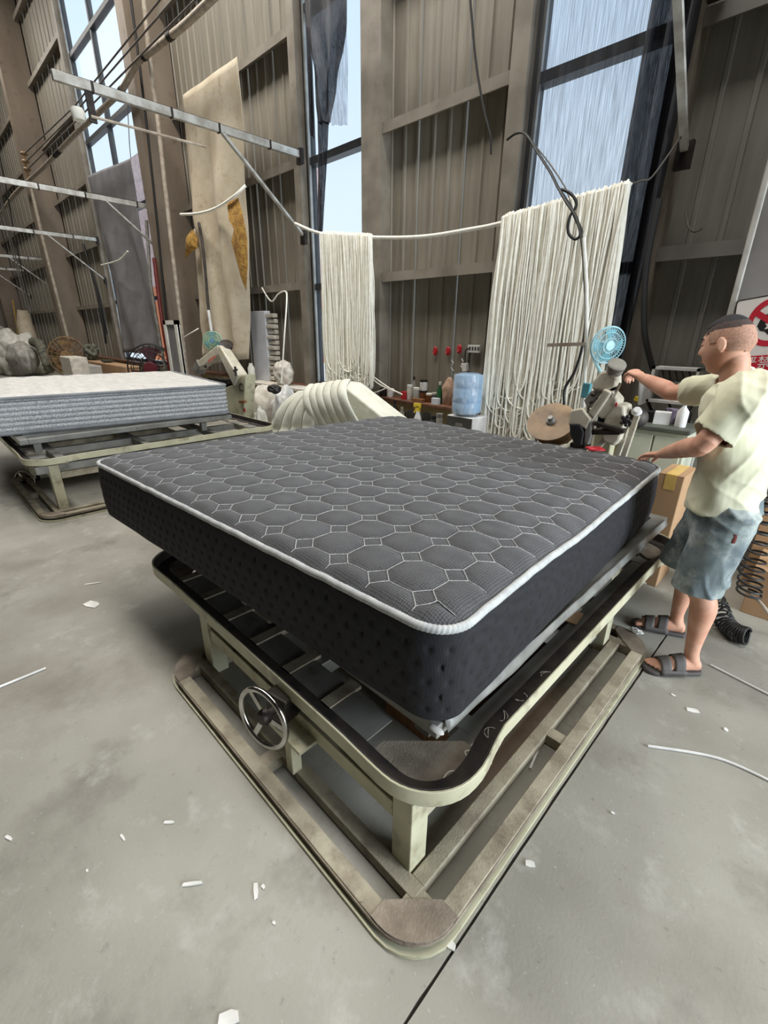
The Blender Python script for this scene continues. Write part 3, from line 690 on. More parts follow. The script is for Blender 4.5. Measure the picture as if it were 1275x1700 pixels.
# canvas with torn padding
cv = root('hanging_canvas', PY(370, 600, 4.02), 'long cream canvas sheet with yellowed torn padding hanging by the column', 'canvas')
part('cloth', sheet([(0, (304, 158), (393, 94)), (.25, (312, 265), (404, 215)), (.5, (318, 370), (402, 345)), (.75, (335, 480), (409, 470)), (1, (352, 604), (414, 596))], 3.92, .075, 2, 1.3, bulge=.12), 'canvas', cv, solid=.006)
part('cloth', sheet([(0, (322, 380), (340, 378)), (.5, (326, 480), (346, 480)), (1, (338, 590), (352, 592))], 3.88, .05, 1, 3), 'canvas', cv, solid=.006)
for pts in ([(378, 335), (396, 330), (404, 350), (410, 395), (412, 440), (408, 482), (398, 462), (391, 430), (384, 400), (388, 370)], [(306, 428), (312, 392), (322, 380), (328, 396), (327, 412), (317, 420)]):
    P = [PY(x, y, 3.74) for x, y in pts]; c = sum(P, V())/len(P); mb = MB(); n = len(P); vs = []
    for lay, sc_ in ((-.05, .55), (0, 1), (.05, .6)):
        for p in P:
            q = c+(p-c)*sc_; vs.append((q.x+.03*nz(p, 3), 3.74+lay+.05*nz(p, 4), q.z+.02*nz(p, 5)))
    mb.add(vs, [(i, (i+1) % n, n+(i+1) % n, n+i) for i in range(n)]+[(n+i, n+(i+1) % n, 2*n+(i+1) % n, 2*n+i) for i in range(n)]+[tuple(range(n)), tuple(range(2*n, 3*n))])
    part('torn_padding', mb, 'foam', cv, label='yellowed torn padding')
part('lifting_strap', MB().tube(catmull([PY(330, 370, 3.8), PY(338, 420, 3.74), PY(347, 520, 3.70), PY(354, 556, 3.70)], 5), .022, 6), 'belt', cv, label='dark strap')
# grey tarpaulin over the big window
tp2 = root('tarpaulin', PY(230, 570, 4.0), 'grey tarpaulin hung by two corners over the many-paned window', 'tarpaulin')
part('cloth', sheet([(0, (145, 292), (217, 263)), (.06, (147, 304), (219, 275)), (.3, (160, 370), (236, 365)), (.6, (177, 450), (254, 455)), (1, (204, 585), (272, 588))], 4.05, .09, 1.5, .4, 44, 44), 'tarp', tp2, solid=.004)
part('corner_tie', MB().tube([PY(217, 263, 4.05), PY(215, 240, 4.1), PY(211, 162, 4.15)], .008, 5), 'greywire', tp2)
# torn black cloth in the narrow window
bc = root('black_cloth', PY(545, 400, 4.1), 'torn black shade cloth hanging in the narrow window', 'cloth')
part('cloth', sheet([(0, (496, -260), (582, -260)), (.35, (506, 45), (572, 40)), (.6, (515, 110), (561, 105)), (1, (527, 205), (546, 203))], 4.10, .05, 2, 2, 30, 30), 'netdense', bc)
part('cloth', sheet([(0, (560, 40), (575, 0)), (.5, (553, 140), (576, 120)), (1, (549, 208), (576, 208))], 4.16, .02, 2, 2, 20, 20), 'net', bc)
part('cloth', sheet([(0, (527, 200), (546, 200)), (.5, (528, 290), (541, 290)), (1, (530, 385), (535, 385))], 4.10, .02, 2, 4, 16, 24), 'netdense', bc)
part('cloth', sheet([(0, (508, 45), (512, 45)), (.5, (512, 120), (517, 120)), (1, (517, 225), (523, 232))], 4.06, .02, 1, 4, 10, 24), 'blackcloth', bc)
# shade net over the right window
sn = root('shade_net', PY(1000, 560, 4.1), 'black shade netting drawn across the tall window behind the cord curtain', 'netting')
def netfn(u, t):
    x = -2.50+u*1.12; z = 5.6-t*4.6; return (x, 4.13+.035*math.sin(u*34+1.2*math.sin(t*4))+.02*nz((u*20, t*2, 3)), z)
part('net', MB().grid(netfn, 120, 40), 'net', sn)
def net2(u, t):
    z = 5.8-t*5.0; x = -1.57+u*(.26+.07*math.sin(t*3))-.05*math.sin(t*2.2); return (x, 4.09+.055*math.sin(u*17+2*math.sin(t*3)), z)
part('gathered_net', MB().grid(net2, 60, 40), 'netdense', sn, label='gathered dark edge of the netting')

# ------------------------------------------------------------------ boom arms, pipes, wires
def boom(x, yo, label, rod=False):
    z = 3.6; r = root('boom_arm', (x, 4.12, z), label, 'boom arm', 'boom arms on the wall')
    part('arm', MB().beam((x, yo, z), (x, 4.15, z), .05, .075), 'galv', r, False, .004)
    part('top_strip', MB().beam((x-.02, yo+.1, z+.045), (x-.02, 4.1, z+.045), .012, .02), 'iron', r, False)
    part('brace', MB().beam((x, 3.12, z-.03), (x, 4.15, 2.72), .05, .028), 'galv', r, False, .003)
    part('wall_bracket', MB().bb(x-.05, x+.05, 4.13, 4.178, 2.62, 2.78), 'iron', r, False); part('wall_bracket', MB().bb(x-.05, x+.05, 4.13, 4.178, 3.5, 3.66), 'iron', r, False)
    for t in (.12, .4, .6, .85): y = yo+(4.1-yo)*t; part('band', MB().bb(x-.028, x+.028, y-.012, y+.012, z-.042, z+.042), 'iron', r, False)
    if rod:
        part('pull_rod', MB().tube([(x+.02, yo+.25, z-.23), (x+.02, yo+1.35, z-.21)], .012, 8), 'pipe', r)
        part('hook_plate', MB().bb(x-.012, x+.012, yo+.24, yo+.30, z-.27, z-.04), 'iron', r, False)
        part('cup', MB().lathe([(.05, 0), (.06, .06), (.045, .09)], 14, Matrix.Translation((x, yo+.15, z-.28))), 'offwhite', r)
boom(-1.22, 1.2, 'galvanised boom arm whose brace crosses the netted window')
boom(-5.62, 1.55, 'galvanised boom arm with a hook plate braced off the narrow window post', True)
boom(-9.75, .9, 'galvanised boom arm braced off the column beside the grey tarpaulin')
boom(-14.1, 1.0, 'galvanised boom arm ending at the far edge of the grey tarpaulin')
boom(-19.3, .8, 'galvanised boom arm far down the wall beyond the brown column')
boom(-23.4, .8, 'galvanised boom arm deepest in the hall')
cond = [(-20, 385), (0, 356), (22, 325), (45, 302), (75, 275), (120, 228), (180, 172), (203, 148), (214, 128), (228, 104), (247, 88), (280, 62), (310, 38), (362, -12), (440, -90), (540, -200), (640, -330)]
cq = root('conduit', PY(250, 88, 3.6), 'thick pale conduit sweeping up past the tarpaulin to the roof', 'pipe')
cpts = catmull([PY(x, y, 3.55) for x, y in cond], 5); part('pipe', MB().tube(cpts, .045, 10), 'pipe', cq)
for k in (22, 34, 48, 55): part('clip', MB().tube([cpts[k], cpts[k+1]], .052, 10), 'iron', cq)
def pole(name, pts, Y, r_, mat, label, cat, down=False):
    return thing(name, MB().tube([PY(x, y, Y) for x, y in pts]+([V((PY(*pts[-1], Y).x, Y, 0))] if down else []), r_, 8), mat, label, cat)
pole('riser_pipe', [(196, -330), (236, -30), (247, 85), (262, 200), (285, 410), (308, 600)], 3.635, .032, 'pipe', 'slim pale riser pipe running up the brown column', 'pipe', True)
pole('riser_pipe', [(52, 312), (72, 400), (96, 495), (119, 584), (130, 628), (139, 665)], 3.55, .04, 'pipe', 'slim pale riser pipe before the farther brown column', 'pipe')
for k, ((x0, y0), (x1, y1)) in enumerate([((270, -6), (124, 176)), ((292, -6), (127, 184)), ((330, -6), (129, 198))]):
    pole('line_wire', [(x0+(x0-x1)*.8, y0+(y0-y1)*.8), (x1, y1), ((40, 256), (43, 269), (45, 282))[k]], 3.47, .012, 'greywire', ['thin wire uppermost of three across the many-paned window', 'thin wire between two others across the many-paned window', 'thin wire lowest of three across the many-paned window'][k], 'wire')
iq = root('insulator_rack', PY(42, 300, 3.6), 'rusty insulator rack where the wires meet the conduit', 'insulator')
part('bar', MB().tube([PY(38, 250, 3.63), PY(47, 300, 3.63)], .03, 6), 'rust', iq)
for y in (255, 268, 281): part('insulator', MB().ell(PY(38+(y-250)*.2+1, y, 3.55), (.08, .085, .05), 10, 6), 'rust', iq)
for k, (a_, b_) in enumerate([((0, 330), (48, 520)), ((3, 330), (52, 520)), ((8, 300), (56, 540))]):
    pole('hanging_wire', [(a_[0]-(b_[0]-a_[0])*.9, a_[1]-(b_[1]-a_[1])*.9), a_, ((a_[0]+b_[0])/2-2, (a_[1]+b_[1])/2), b_], (2.86, 2.94, 3.03)[k], .014, 'greywire' if k < 2 else 'wire', ['pale thin wire hanging down to the rag heap', 'second thin wire hanging down to the rag heap', 'dark wire hanging behind the pale wires by the rag heap'][k], 'wire')
for k, (pts, r_) in enumerate([([(180, -300), (216, -10), (232, 110), (246, 230), (262, 380), (275, 520), (280, 560)], .02), ([(138, 405), (160, 480), (172, 540), (176, 570)], .03), ([(150, 440), (168, 500), (178, 555)], .02)]):
    pole('drop_cable', pts, 4.0 if k else 3.655, r_, 'wire', ['dark cable down the shaded side of the brown column', 'thick dark cable hanging beside the tarpaulin', 'thin dark cable beside the thick one by the tarpaulin'][k], 'cable')
pole('steel_rod', [(243, 365), (250, 470), (265, 560), (278, 635)], 3.75, .03, 'galv', 'bright steel rod standing against the tarpaulin', 'rod')
def cable(pts, r_, mat, label, nm='cable'):
    return thing(nm, MB().tube(catmull([PY(x, y, Y) for x, y, Y in pts], 7), r_, 7), mat, label, 'cable')
cable([(775, -330, 4.0), (778, -150, 4.0), (780, -20, 4.0), (784, 40, 4.0), (791, 110, 4.0), (803, 180, 4.0), (814, 225, 4.0), (815, 256, 4.0)], .010, 'wire', 'black cable end dangling against the wall sheet')
cable([(842, 232, 4.1), (858, 221, 4.05), (874, 224, 4.0), (894, 255, 3.9), (915, 288, 3.8), (927, 312, 3.7), (944, 338, 3.6), (958, 368, 3.5), (966, 386, 3.5), (955, 397, 3.5), (943, 385, 3.5), (946, 360, 3.5), (957, 340, 3.5), (948, 322, 3.5), (930, 315, 3.5), (940, 335, 3.45), (957, 362, 3.4), (966, 400, 3.35), (970, 450, 3.3), (973, 520, 3.25), (968, 570, 3.2), (955, 615, 3.2), (938, 645, 3.2), (937, 672, 3.2)], .010, 'wire', 'black cable knotted before the cord curtain and dropping to the reel')
cable([(880, 232, 4.0), (905, 262, 3.9), (925, 290, 3.8), (940, 315, 3.7), (950, 345, 3.6)], .005, 'greywire', 'thin grey wire twisted beside the knotted cable')
cable([(1095, 330, 3.97), (1080, 400, 3.97), (1072, 450, 3.97), (1069, 510, 3.98), (1071, 560, 4.02), (1084, 614, 4.10)], .022, 'wire', 'thick black cable running down into the fuse box')
cable([(1138, 352, 4.2), (1142, 375, 4.15), (1152, 385, 4.15), (1165, 380, 4.2)], .006, 'greywire', 'stray wire end sticking out above the girt')
thing('cable', MB().tube(catmull([V((-1.225, 4.06, 2.80)), PY(1084, 292, 3.985), PY(1066, 300, 3.98), PY(1046, 306, 3.985)], 7), .006, 7), 'greywire', 'thin wire tying the pole end to the brace', 'cable')
cable([(435, 478, 4.1), (450, 500, 4.0), (462, 488, 4.0), (474, 484, 3.98), (476, 500, 3.88), (472, 560, 3.77), (467, 636, 3.755)], .010, 'cord', 'white string hanging beside the foam block', 'string')
cable([(300, 356, 3.7), (330, 354, 3.7), (360, 345, 3.7), (390, 325, 3.7), (408, 308, 3.8)], .02, 'cord', 'white hose end curving before the cream canvas', 'hose')
cable([(168, 440, 3.8), (185, 436, 3.8), (200, 430, 3.8), (212, 417, 3.8)], .015, 'cord', 'short white hose before the grey tarpaulin', 'hose')
cable([(305, 560, 3.6), (318, 552, 3.6), (330, 545, 3.7)], .008, 'cord', 'pale string tied to the riser pipe', 'string')

# ------------------------------------------------------------------ fans
def fan(loc, nrm_, R, label, guard, blade, hubm, nsp=28, r_=.004, blades=3, stand=None, cat='fan'):
    loc = V(loc); n_ = V(nrm_).normalized(); f = root('fan', loc, label, cat); m = frame_m(loc, n_, (0, 0, 1)); m3 = m.to_3x3()
    mb = MB()
    for R_, z in ((1, 0), (.97, .03), (.7, .09), (.4, .12)): mb.ring(loc+n_*(z*R*2), n_, R*R_, r_*(1.8 if R_ == 1 else 1), 40, 6)
    for R_, z in ((.9, -.05), (.6, -.1)): mb.ring(loc+n_*(z*R*2), n_, R*R_, r_, 36, 5)
    for k in range(nsp):
        a = 2*PI*k/nsp; d = m3 @ V((math.cos(a), math.sin(a), 0))
        mb.tube([loc+n_*(.25*R)+d*(.22*R), loc+n_*(.18*R)+d*(.7*R), loc+d*R, loc-n_*(.12*R)+d*(.85*R), loc-n_*(.22*R)+d*(.3*R)], r_*.7, 4)
    part('guard', mb, guard, f)
    part('hub', MB().lathe([(.0, -.05*R), (.26*R, -.05*R), (.28*R, .0), (.24*R, .05*R), (.0, .06*R)], 24, Matrix.Translation(n_*(.24*R)) @ m), hubm, f)
    part('motor', MB().lathe([(.05*R, -.45*R), (.2*R, -.4*R), (.22*R, -.2*R), (.1*R, .0)], 16, m), hubm, f)
    for k in range(blades):
        a0 = 2*PI*k/blades
        def bf(u, v, a0=a0):
            rr = R*(.12+.74*v); a = a0+(u-.5)*(.5+.45*v); return m @ V((rr*math.cos(a), rr*math.sin(a), R*.12*(u-.5)))
        part('blade', MB().grid(bf, 8, 8), blade, f)
    if stand:
        part('stand', MB().tube(stand, r_*5, 10), guard, f)
    return f
p = PY(253, 612, 3.45); fan(p, (.75, -.6, .08), .46, 'large black industrial fan with dark red blades beside the tarpaulin', 'black', M('dark_red_paint', (74, 26, 34), .5), M('dark_red_hub', (88, 22, 32), .5), 24, .008, 3, [p-V((0, -.1, .1)), V((p.x, p.y+.1, .3)), V((p.x, p.y+.1, 0))])
p = PY(113, 592, 3.3); fan(p, (.75, -.6, .1), .52, 'rusty brown industrial fan at the foot of the farther column', 'rust', 'rust', 'rust', 20, .01, 3, [p-V((0, -.1, .1)), V((p.x, p.y+.1, 0))])

# ------------------------------------------------------------------ sewing machine head at the black mattress
YM = 2.99
def A(x, y, dy=0): return PY(x, y, YM+dy)
def ypoly(px, Y, th):
    """outline read at depth Y, given a thickness th along the depth"""
    P = [PY(x, y, Y) for x, y in px]; n = len(P); mb = MB()
    return mb.add([(p.x, Y-th/2, p.z) for p in P]+[(p.x, Y+th/2, p.z) for p in P], [tuple(range(n)), tuple(range(2*n-1, n-1, -1))]+[(i, (i+1) % n, n+(i+1) % n, n+i) for i in range(n)])
sm = root('sewing_machine', V((A(1000, 700).x, 3.06, 0)), 'worn white edge sewing machine head tilted over the black mattress edge', 'sewing machine')
part('stand_column', MB().bb(A(1000, 700).x-.05, A(1000, 700).x+.05, 3.06, 3.16, .02, .98), 'cream', sm, False, .005)
part('stand_foot', MB().bb(A(1000, 700).x-.25, A(1000, 700).x+.25, 3.0, 3.3, 0, .03), 'cream', sm, False, .005)
part('slide_rail', MB().beam(A(1058, 690), A(1034, 762), .03, .03), 'machine', sm, False, .003); part('slide_rail', MB().beam(A(1050, 690, .06), A(1024, 758, .06), .03, .03), 'machine', sm, False, .003)
part('lower_casing', ypoly([(1030, 668), (1043, 672), (1044, 700), (1035, 728), (1026, 738), (1008, 730), (1004, 712), (1012, 690)], YM, .15), 'machine', sm, False, .012)
part('arm_casing', ypoly([(1010, 650), (1020, 648), (1032, 662), (1024, 692), (1004, 694), (994, 686)], YM-.01, .12), 'machine', sm, False, .012)
part('head_casing', ypoly([(1003, 616), (1018, 613), (1027, 622), (1027, 640), (1012, 645), (1000, 651), (988, 645), (990, 632)], YM, .13), 'machine', sm, False, .015)
part('arm_bar', MB().beam(A(1011, 648, -.07), A(978, 698, -.07), .05, .05), 'machine', sm, False, .008)
part('thread_plate', ypoly([(984, 648), (1003, 650), (996, 672), (978, 678), (972, 664)], YM-.03, .06), 'greysteel', sm, False, .006)
part('needle_housing', ypoly([(952, 680), (972, 676), (986, 694), (978, 712), (968, 706), (948, 704)], YM-.06, .10), 'machine', sm, False, .01)
part('presser_motor', ypoly([(950, 702), (968, 702), (974, 716), (970, 738), (958, 736), (951, 720)], YM-.07, .10), 'black', sm, False, .01)
part('face_cover', ypoly([(974, 700), (984, 698), (984, 722), (978, 738), (972, 734)], YM-.08, .05), 'greysteel', sm, False, .006)
part('needle_bar', MB().tube([A(970, 728, -.06), A(970, 748, -.06)], .006, 8), 'iron', sm)
part('feed_arm', MB().beam(A(988, 702, -.08), A(1038, 716, -.08), .05, .025), 'iron', sm, False, .004); part('feed_plate', MB().beam(A(985, 716, -.05), A(1034, 716, -.05), .10, .03), 'iron', sm, False, .004)
part('support_strut', MB().beam(A(1012, 720, -.04), A(987, 750, -.04), .035, .03), 'machine', sm, False, .004)
hwc = A(1023, 608, -.04); hax = (A(1024, 600, -.04)-A(1012, 626, .02)).normalized()
part('hand_wheel', MB().lathe([(.03, -.045), (.046, -.04), (.049, -.028), (.042, -.02), (.042, -.010), (.052, -.004), (.052, .016), (.042, .024), (.015, .025)], 28, frame_m(hwc, hax)), M('grey_rubber', (140, 136, 124), .5), sm, label='grey grooved hand wheel')
part('wheel_boss', MB().tube([hwc-hax*.05, hwc-hax*.12], [.035, .05], 16), 'machine', sm)
part('lever', MB().tube([A(1018, 660, -.07), A(1030, 636, -.07)], .008, 8), 'chrome', sm)
mt = A(1056, 694, .05); mo = part('drive_motor', MB().lathe([(.02, -.06), (.055, -.05), (.06, .03), (.03, .05)], 20, frame_m(mt, (.5, -.8, .2))), 'iron', sm, label='black drive motor')
part('motor_cap', MB().lathe([(.015, 0), (.03, .006), (.02, .03)], 14, frame_m(mt+V((.01, -.05, .04)), (.2, -.6, .6))), 'white', mo)
part('knob', MB().ell(A(1039, 698, -.08), (.02, .015, .025), 10, 6), 'black', sm)
for k in range(5):
    c_ = A(1039, 698, -.08); a = 2*PI*k/5; part('knob_lobe', MB().ell(c_+V((.022*math.cos(a), -.004, .026*math.sin(a))), (.012, .01, .012), 8, 5), 'black', sm)
part('red_mark', ypoly([(1022, 669), (1025, 668), (1024, 675), (1021, 675)], YM-.075, .006), 'red', sm, False)
for k, (x, y, r_) in enumerate([(985, 655, .018), (994, 662, .014), (963, 686, .02), (976, 684, .014), (981, 668, .012)]): part('thread_guide', MB().ell(A(x, y, -.08), (r_, r_, r_*.8), 10, 6), 'iron', sm)
part('thread_wire', MB().tube(catmull([A(985, 652, -.08), A(1000, 648, -.1), (A(988, 664, -.1)), A(975, 680, -.1), A(985, 694, -.1)], 5), .003, 5), 'iron', sm)
# pole with cross bar and clamp
pl_ = root('tool_pole', PY(966, 700, 3.12), 'white wrapped pole with a cross bar behind the sewing machine', 'pole')
part('upright', MB().tube([PY(964, 735, 3.12), PY(970, 640, 3.12), PY(974, 540, 3.12), PY(974, 480, 3.12), PY(969, 395, 3.12)], .012, 8), 'offwhite', pl_)
part('cross_bar', MB().beam(PY(909, 573, 3.12), PY(972, 571, 3.10), .018, .022), 'pipe', pl_, False)
part('clamp', MB().beam(PY(976, 636, 3.1), PY(971, 660, 3.1), .05, .035), 'teal', pl_, False, .005, label='turquoise clamp')
part('base_plate', MB().beam(PY(964, 735, 3.12), PY(964, 735, 3.12)+V((0, 0, -.04)), .1, .1), 'iron', pl_, False)
# fan on the machine
fp = PY(1009, 573, 3.08); tocam = (CAM-fp).normalized(); rt_ = _r2
fn_ = (tocam*.80+V((.8, .15, -.22))*.62).normalized()
fan(fp, fn_, 29*mpp(fp), 'small turquoise clip fan above the sewing machine hand wheel', 'tealpale', 'teal', 'tealpale', 40, .0022, 4, [fp-fn_*.06, fp-fn_*.07-V((.03, 0, .10)), PY(1003, 630, 3.05)])
# tape reel
rp = PY(915, 700, 3.16); rn = ((CAM-rp).normalized()*.62+(V((0, 0, 1))*.94-_r2*.34)*.75).normalized(); rl = root('tape_reel', rp, 'rusty brown tape reel with two round flanges beside the sewing machine', 'reel')
rm = frame_m(rp, rn); Rr = 39*mpp(rp)
part('flange', MB().lathe([(.012, -.004), (Rr, -.004), (Rr, .004), (.012, .004)], 40, rm), 'rust', rl)
part('flange', MB().lathe([(.012, -.004), (Rr*.92, -.004), (Rr*.92, .004), (.012, .004)], 40, Matrix.Translation(-rn*.07+V((.03, 0, 0))) @ rm), 'rust', rl)
part('core', MB().tube([rp-rn*.07, rp], .05, 18), 'offwhite', rl)
part('hub', MB().lathe([(.034, 0), (.034, .02), (.018, .028), (.016, .05)], 18, rm), 'greysteel', rl, label='grey steel hub')
part('axle_arm', MB().tube([rp+rn*.03, rp+rn*.03+V((.01, -.02, -.16)), V((rp.x+.02, rp.y, .5)), V((rp.x+.02, rp.y, .0))], .010, 8), 'greysteel', rl)
# scissors
sc0 = PZ(1000, 749, ZTOP+.012); sc1 = PZ(941, 748, ZTOP+.012); sd = (sc1-sc0).normalized(); sp_ = V((-sd.y, sd.x, 0)); zS = V((0, 0, topz(.12, .93)+.006))
ss = root('scissors', V((sc0.x, sc0.y, ZTOP)), 'red handled scissors lying on the black mattress', 'scissors')
flat = lambda p: V((p.x, p.y, ZTOP+.026))
L_ = (sc1-sc0).length
for k, s_ in ((0, 1), (1, -1)):
    c_ = sc0+sd*.045+sp_*.022*s_; b_ = part('blade', MB().beam(flat(sc0+sd*.10), flat(sc1+sp_*.004*s_), .016, .003, w2=.003), 'chrome', ss, False)
    part('handle', MB().tube([flat(c_)+sd*(.045*math.cos(t))+sp_*(.02*math.sin(t)) for t in np.linspace(0, 2*PI, 24, endpoint=False)], .006, 8, True), 'red', ss)

# ------------------------------------------------------------------ second sewing machine by the white mattress
Y2 = 3.07
def B(x, y, dy=0): return PY(x, y, Y2+dy)
pdx = B(404, 690).x
s2 = root('sewing_machine', V((pdx, Y2, 0)), 'cream edge sewing machine head on a pedestal beside the white mattress', 'sewing machine')
part('pedestal', ypoly([(379, 644), (398, 637), (410, 628), (416, 621), (415, 650), (413, 680), (410, 712), (399, 712), (398, 684), (390, 686), (383, 667), (378, 662)], Y2, .15), 'cream', s2, False, .01)
part('pedestal_post', MB().bb(pdx-.09, pdx+.07, Y2-.06, Y2+.06, .05, B(404, 705).z), 'cream', s2, False, .01)
part('pedestal_foot', MB().bb(pdx-.28, pdx+.11, Y2-.07, Y2+.22, 0, .05), 'cream', s2, False, .01)
part('arm', MB().beam(B(369, 578, -.03), B(400, 632, -.03), .13, .12, w2=.16, h2=.20), 'machine', s2, False, .02)
part('head', MB().beam(B(369, 580, -.02), B(334, 607, -.02), .12, .12), 'machine', s2, False, .02)
part('label_stripe', MB().beam(B(357, 592, -.083), B(346, 600, -.083), .008, .035), M('faded_red_print', (206, 120, 104), .5), s2, False)
part('face_plate', MB().beam(B(336, 602, -.02), B(330, 616, -.02), .14, .12), 'greysteel', s2, False, .01)
part('hand_wheel', MB().lathe([(.03, -.03), (.08, -.025), (.085, .02), (.04, .03)], 24, frame_m(B(376, 573, .02), (.6, -.2, .8))), 'iron', s2)
part('knob', MB().ell(B(341, 608, -.09), (.025, .02, .025), 10, 6), 'black', s2)
c_ = B(391, 616, -.115)
sk_ = part('star_knob', MB().beam(c_-V((.045, 0, .0)), c_+V((.045, 0, .02)), .02, .022), 'black', s2, False); part('star_knob_bar', MB().beam(c_-V((.0, 0, .055)), c_+V((0, 0, .055)), .02, .022), 'black', sk_, False)
part('yellow_label', MB().beam(B(369, 585, -.092), B(373, 592, -.092), .008, .04), 'yellow', s2, False); part('red_label', MB().beam(B(375, 597, -.096), B(378, 602, -.096), .008, .035), 'red', s2, False)
part('red_button', MB().ell(B(406, 681, -.075), (.018, .012, .03), 10, 6), 'red', s2); part('feed_table', MB().beam(B(352, 630, .0), B(384, 634, .0), .14, .07), 'iron', s2, False, .01); part('feed_post', MB().beam(B(376, 634, .0), B(384, 648, .0), .08, .08), 'iron', s2, False)
part('control_box', MB().beam(B(398, 667, -.085), B(408, 667, -.085), .03, .03), 'wood', s2, False)
part('cable_loop', MB().ring(B(401, 643, -.078), (.2, -1, 0), .045, .007, 20, 6), 'iron', s2)
p = B(353, 566, .06); fan(p, (.75, -.6, .1), .125, 'small blue and green clip fan above the cream pedestal sewing machine', M('pale_green_wire', (130, 178, 150), .4), M('dull_blue_plastic', (110, 144, 170), .4), M('dull_blue_hub', (100, 134, 160), .4), 26, .0035, 3, [p-V((0, -.04, 0)), p-V((-.03, -.03, .10)), B(362, 586, -.0)])
thing('lamp_tube', MB().tube([PY(346, 515, 3.665), PY(349, 535, 3.66), PY(352, 556, 3.66)], .024, 10), 'white', 'white tube leaning above the clip fan by the canvas', 'tube')

# ------------------------------------------------------------------ warning sign on the grey column
sg0 = PY(1279, 545, 3.70); yw = math.radians(24); SRr = V((math.cos(yw), -math.sin(yw), 0)); SU = V((0, 0, 1)); cr_ = math.radians(7)
SR = SRr*math.cos(cr_)+SU*math.sin(cr_); SU = SU*math.cos(cr_)-SRr*math.sin(cr_); SN = SR.cross(SU); k_ = mpp(sg0)
if SN.dot(CAM-sg0) < 0: SN = -SN
sgm = Matrix(((SR.x, SU.x, SN.x, sg0.x), (SR.y, SU.y, SN.y, sg0.y), (SR.z, SU.z, SN.z, sg0.z), (0, 0, 0, 1)))
sg = root('warning_sign', sg0, 'white no open flame warning sign with red ring on the grey column', 'sign')
part('board', MB().prism(rrect(-60*k_, 60*k_, -85*k_, 52*k_, 6*k_), -.004, .0, sgm), 'signwhite', sg, False)
part('board_rim', MB().tube([sgm @ V((x, y, -.002)) for x, y in rrect(-60*k_, 60*k_, -85*k_, 52*k_, 6*k_)], .004, 6, True), 'iron', sg)
def disc(r0, r1, z, n=48):
    mb = MB(); mb.add([sgm @ V((r*k_*math.cos(2*PI*i/n), (r*math.sin(2*PI*i/n)+10)*k_, z)) for r in (r0, r1) for i in range(n)], [(i, (i+1) % n, n+(i+1) % n, n+i) for i in range(n)]); return mb
part('red_ring', disc(29, 38, .0015), 'signred', sg, False)
fl_ = [(-18, 4), (-21, -4), (-16, -12), (-8, -14), (-3, -19), (6, -20), (15, -14), (20, -5), (18, 5), (13, 2), (11, 12), (5, 5), (2, 18), (-4, 8), (-9, 14), (-11, 5), (-15, 9)]
part('flame_mark', MB().prism([(x*k_, (y+10)*k_) for x, y in fl_], .0006, .0016, sgm), 'black', sg, False)
st = [(9*math.cos(2*PI*i/12)*(1 if i % 2 else .5)-1, 9*math.sin(2*PI*i/12)*(1 if i % 2 else .5)-6) for i in range(12)]
part('flame_heart', MB().prism([(x*k_, (y+10)*k_) for x, y in st], .0012, .0022, sgm), 'signwhite', sg, False)
a = math.radians(-35); q1 = V((-31*math.cos(a), -31*math.sin(a)+10, 0)); q2 = V((31*math.cos(a), 31*math.sin(a)+10, 0))
part('red_bar', MB().beam(sgm @ V((q1.x*k_, q1.y*k_, .0028)), sgm @ V((q2.x*k_, q2.y*k_, .0028)), 9*k_, .001, up=SN), 'signred', sg, False)
part('red_strip', MB().prism([(-36*k_, -68*k_), (54*k_, -68*k_), (54*k_, -42*k_), (-36*k_, -42*k_)], .0004, .0014, sgm), 'signred', sg, False)
tcv = bpy.data.curves.new('lettering', 'FONT'); tcv.body = '严禁烟火'; tcv.size = 22*k_; tcv.align_x = 'CENTER'; tcv.align_y = 'CENTER'; tcv.extrude = .0006
to = bpy.data.objects.new('lettering', tcv); COL.objects.link(to); bpy.context.view_layer.update()
tme = bpy.data.meshes.new_from_object(to.evaluated_get(bpy.context.evaluated_depsgraph_get())); bpy.data.objects.remove(to)
tme.transform(Matrix.Translation(-sg0) @ sgm @ Matrix.Translation((11*k_, -55*k_, .002))); lt = put('lettering', tme, 'signwhite', sg, False)

# ------------------------------------------------------------------ fuse box, cabinet and cartons behind the worker
fx0 = PY(1082, 640, 4.12).x; fx1 = PY(1160, 640, 4.12).x; fz1 = PY(1120, 609, 4.12).z; fz0 = PY(1110, 668, 4.12).z
fb = root('fuse_box', ((fx0+fx1)/2, 4.15, fz0), 'open white fuse box with breakers on the wall behind the worker', 'fuse box')
part('back_plate', MB().bb(fx0, fx1, 4.18, 4.20, fz0, fz1), 'liner', fb, False)
for a_, b_, c_, d_ in ((fx0, fx1, fz1-.02, fz1), (fx0, fx1, fz0, fz0+.02), (fx0, fx0+.02, fz0, fz1), (fx1-.02, fx1, fz0, fz1)): part('rim', MB().bb(a_, b_, 4.04, 4.18, c_, d_), 'white', fb, False)
part('door', MB().beam((fx0-.004, 4.04, fz0+.10), (fx0-.035, 3.96, fz0+.08), .015, .22), 'white', fb, False)
zm = fz0+.6*(fz1-fz0)
for k in range(5): x = fx0+.06+k*.045; part('breaker', MB().bb(x, x+.036, 4.12, 4.18, zm-.05, zm), 'white', fb, False, .003); part('breaker_wire', MB().tube(catmull([(x+.018, 4.12, zm), (x+.01, 4.09, zm+.05), (x-.01, 4.12, fz1-.03)], 4), .005, 5), 'wire', fb)
part('contactor', MB().bb(fx1-.12, fx1-.04, 4.10, 4.18, zm-.12, zm-.02), 'offwhite', fb, False, .004)
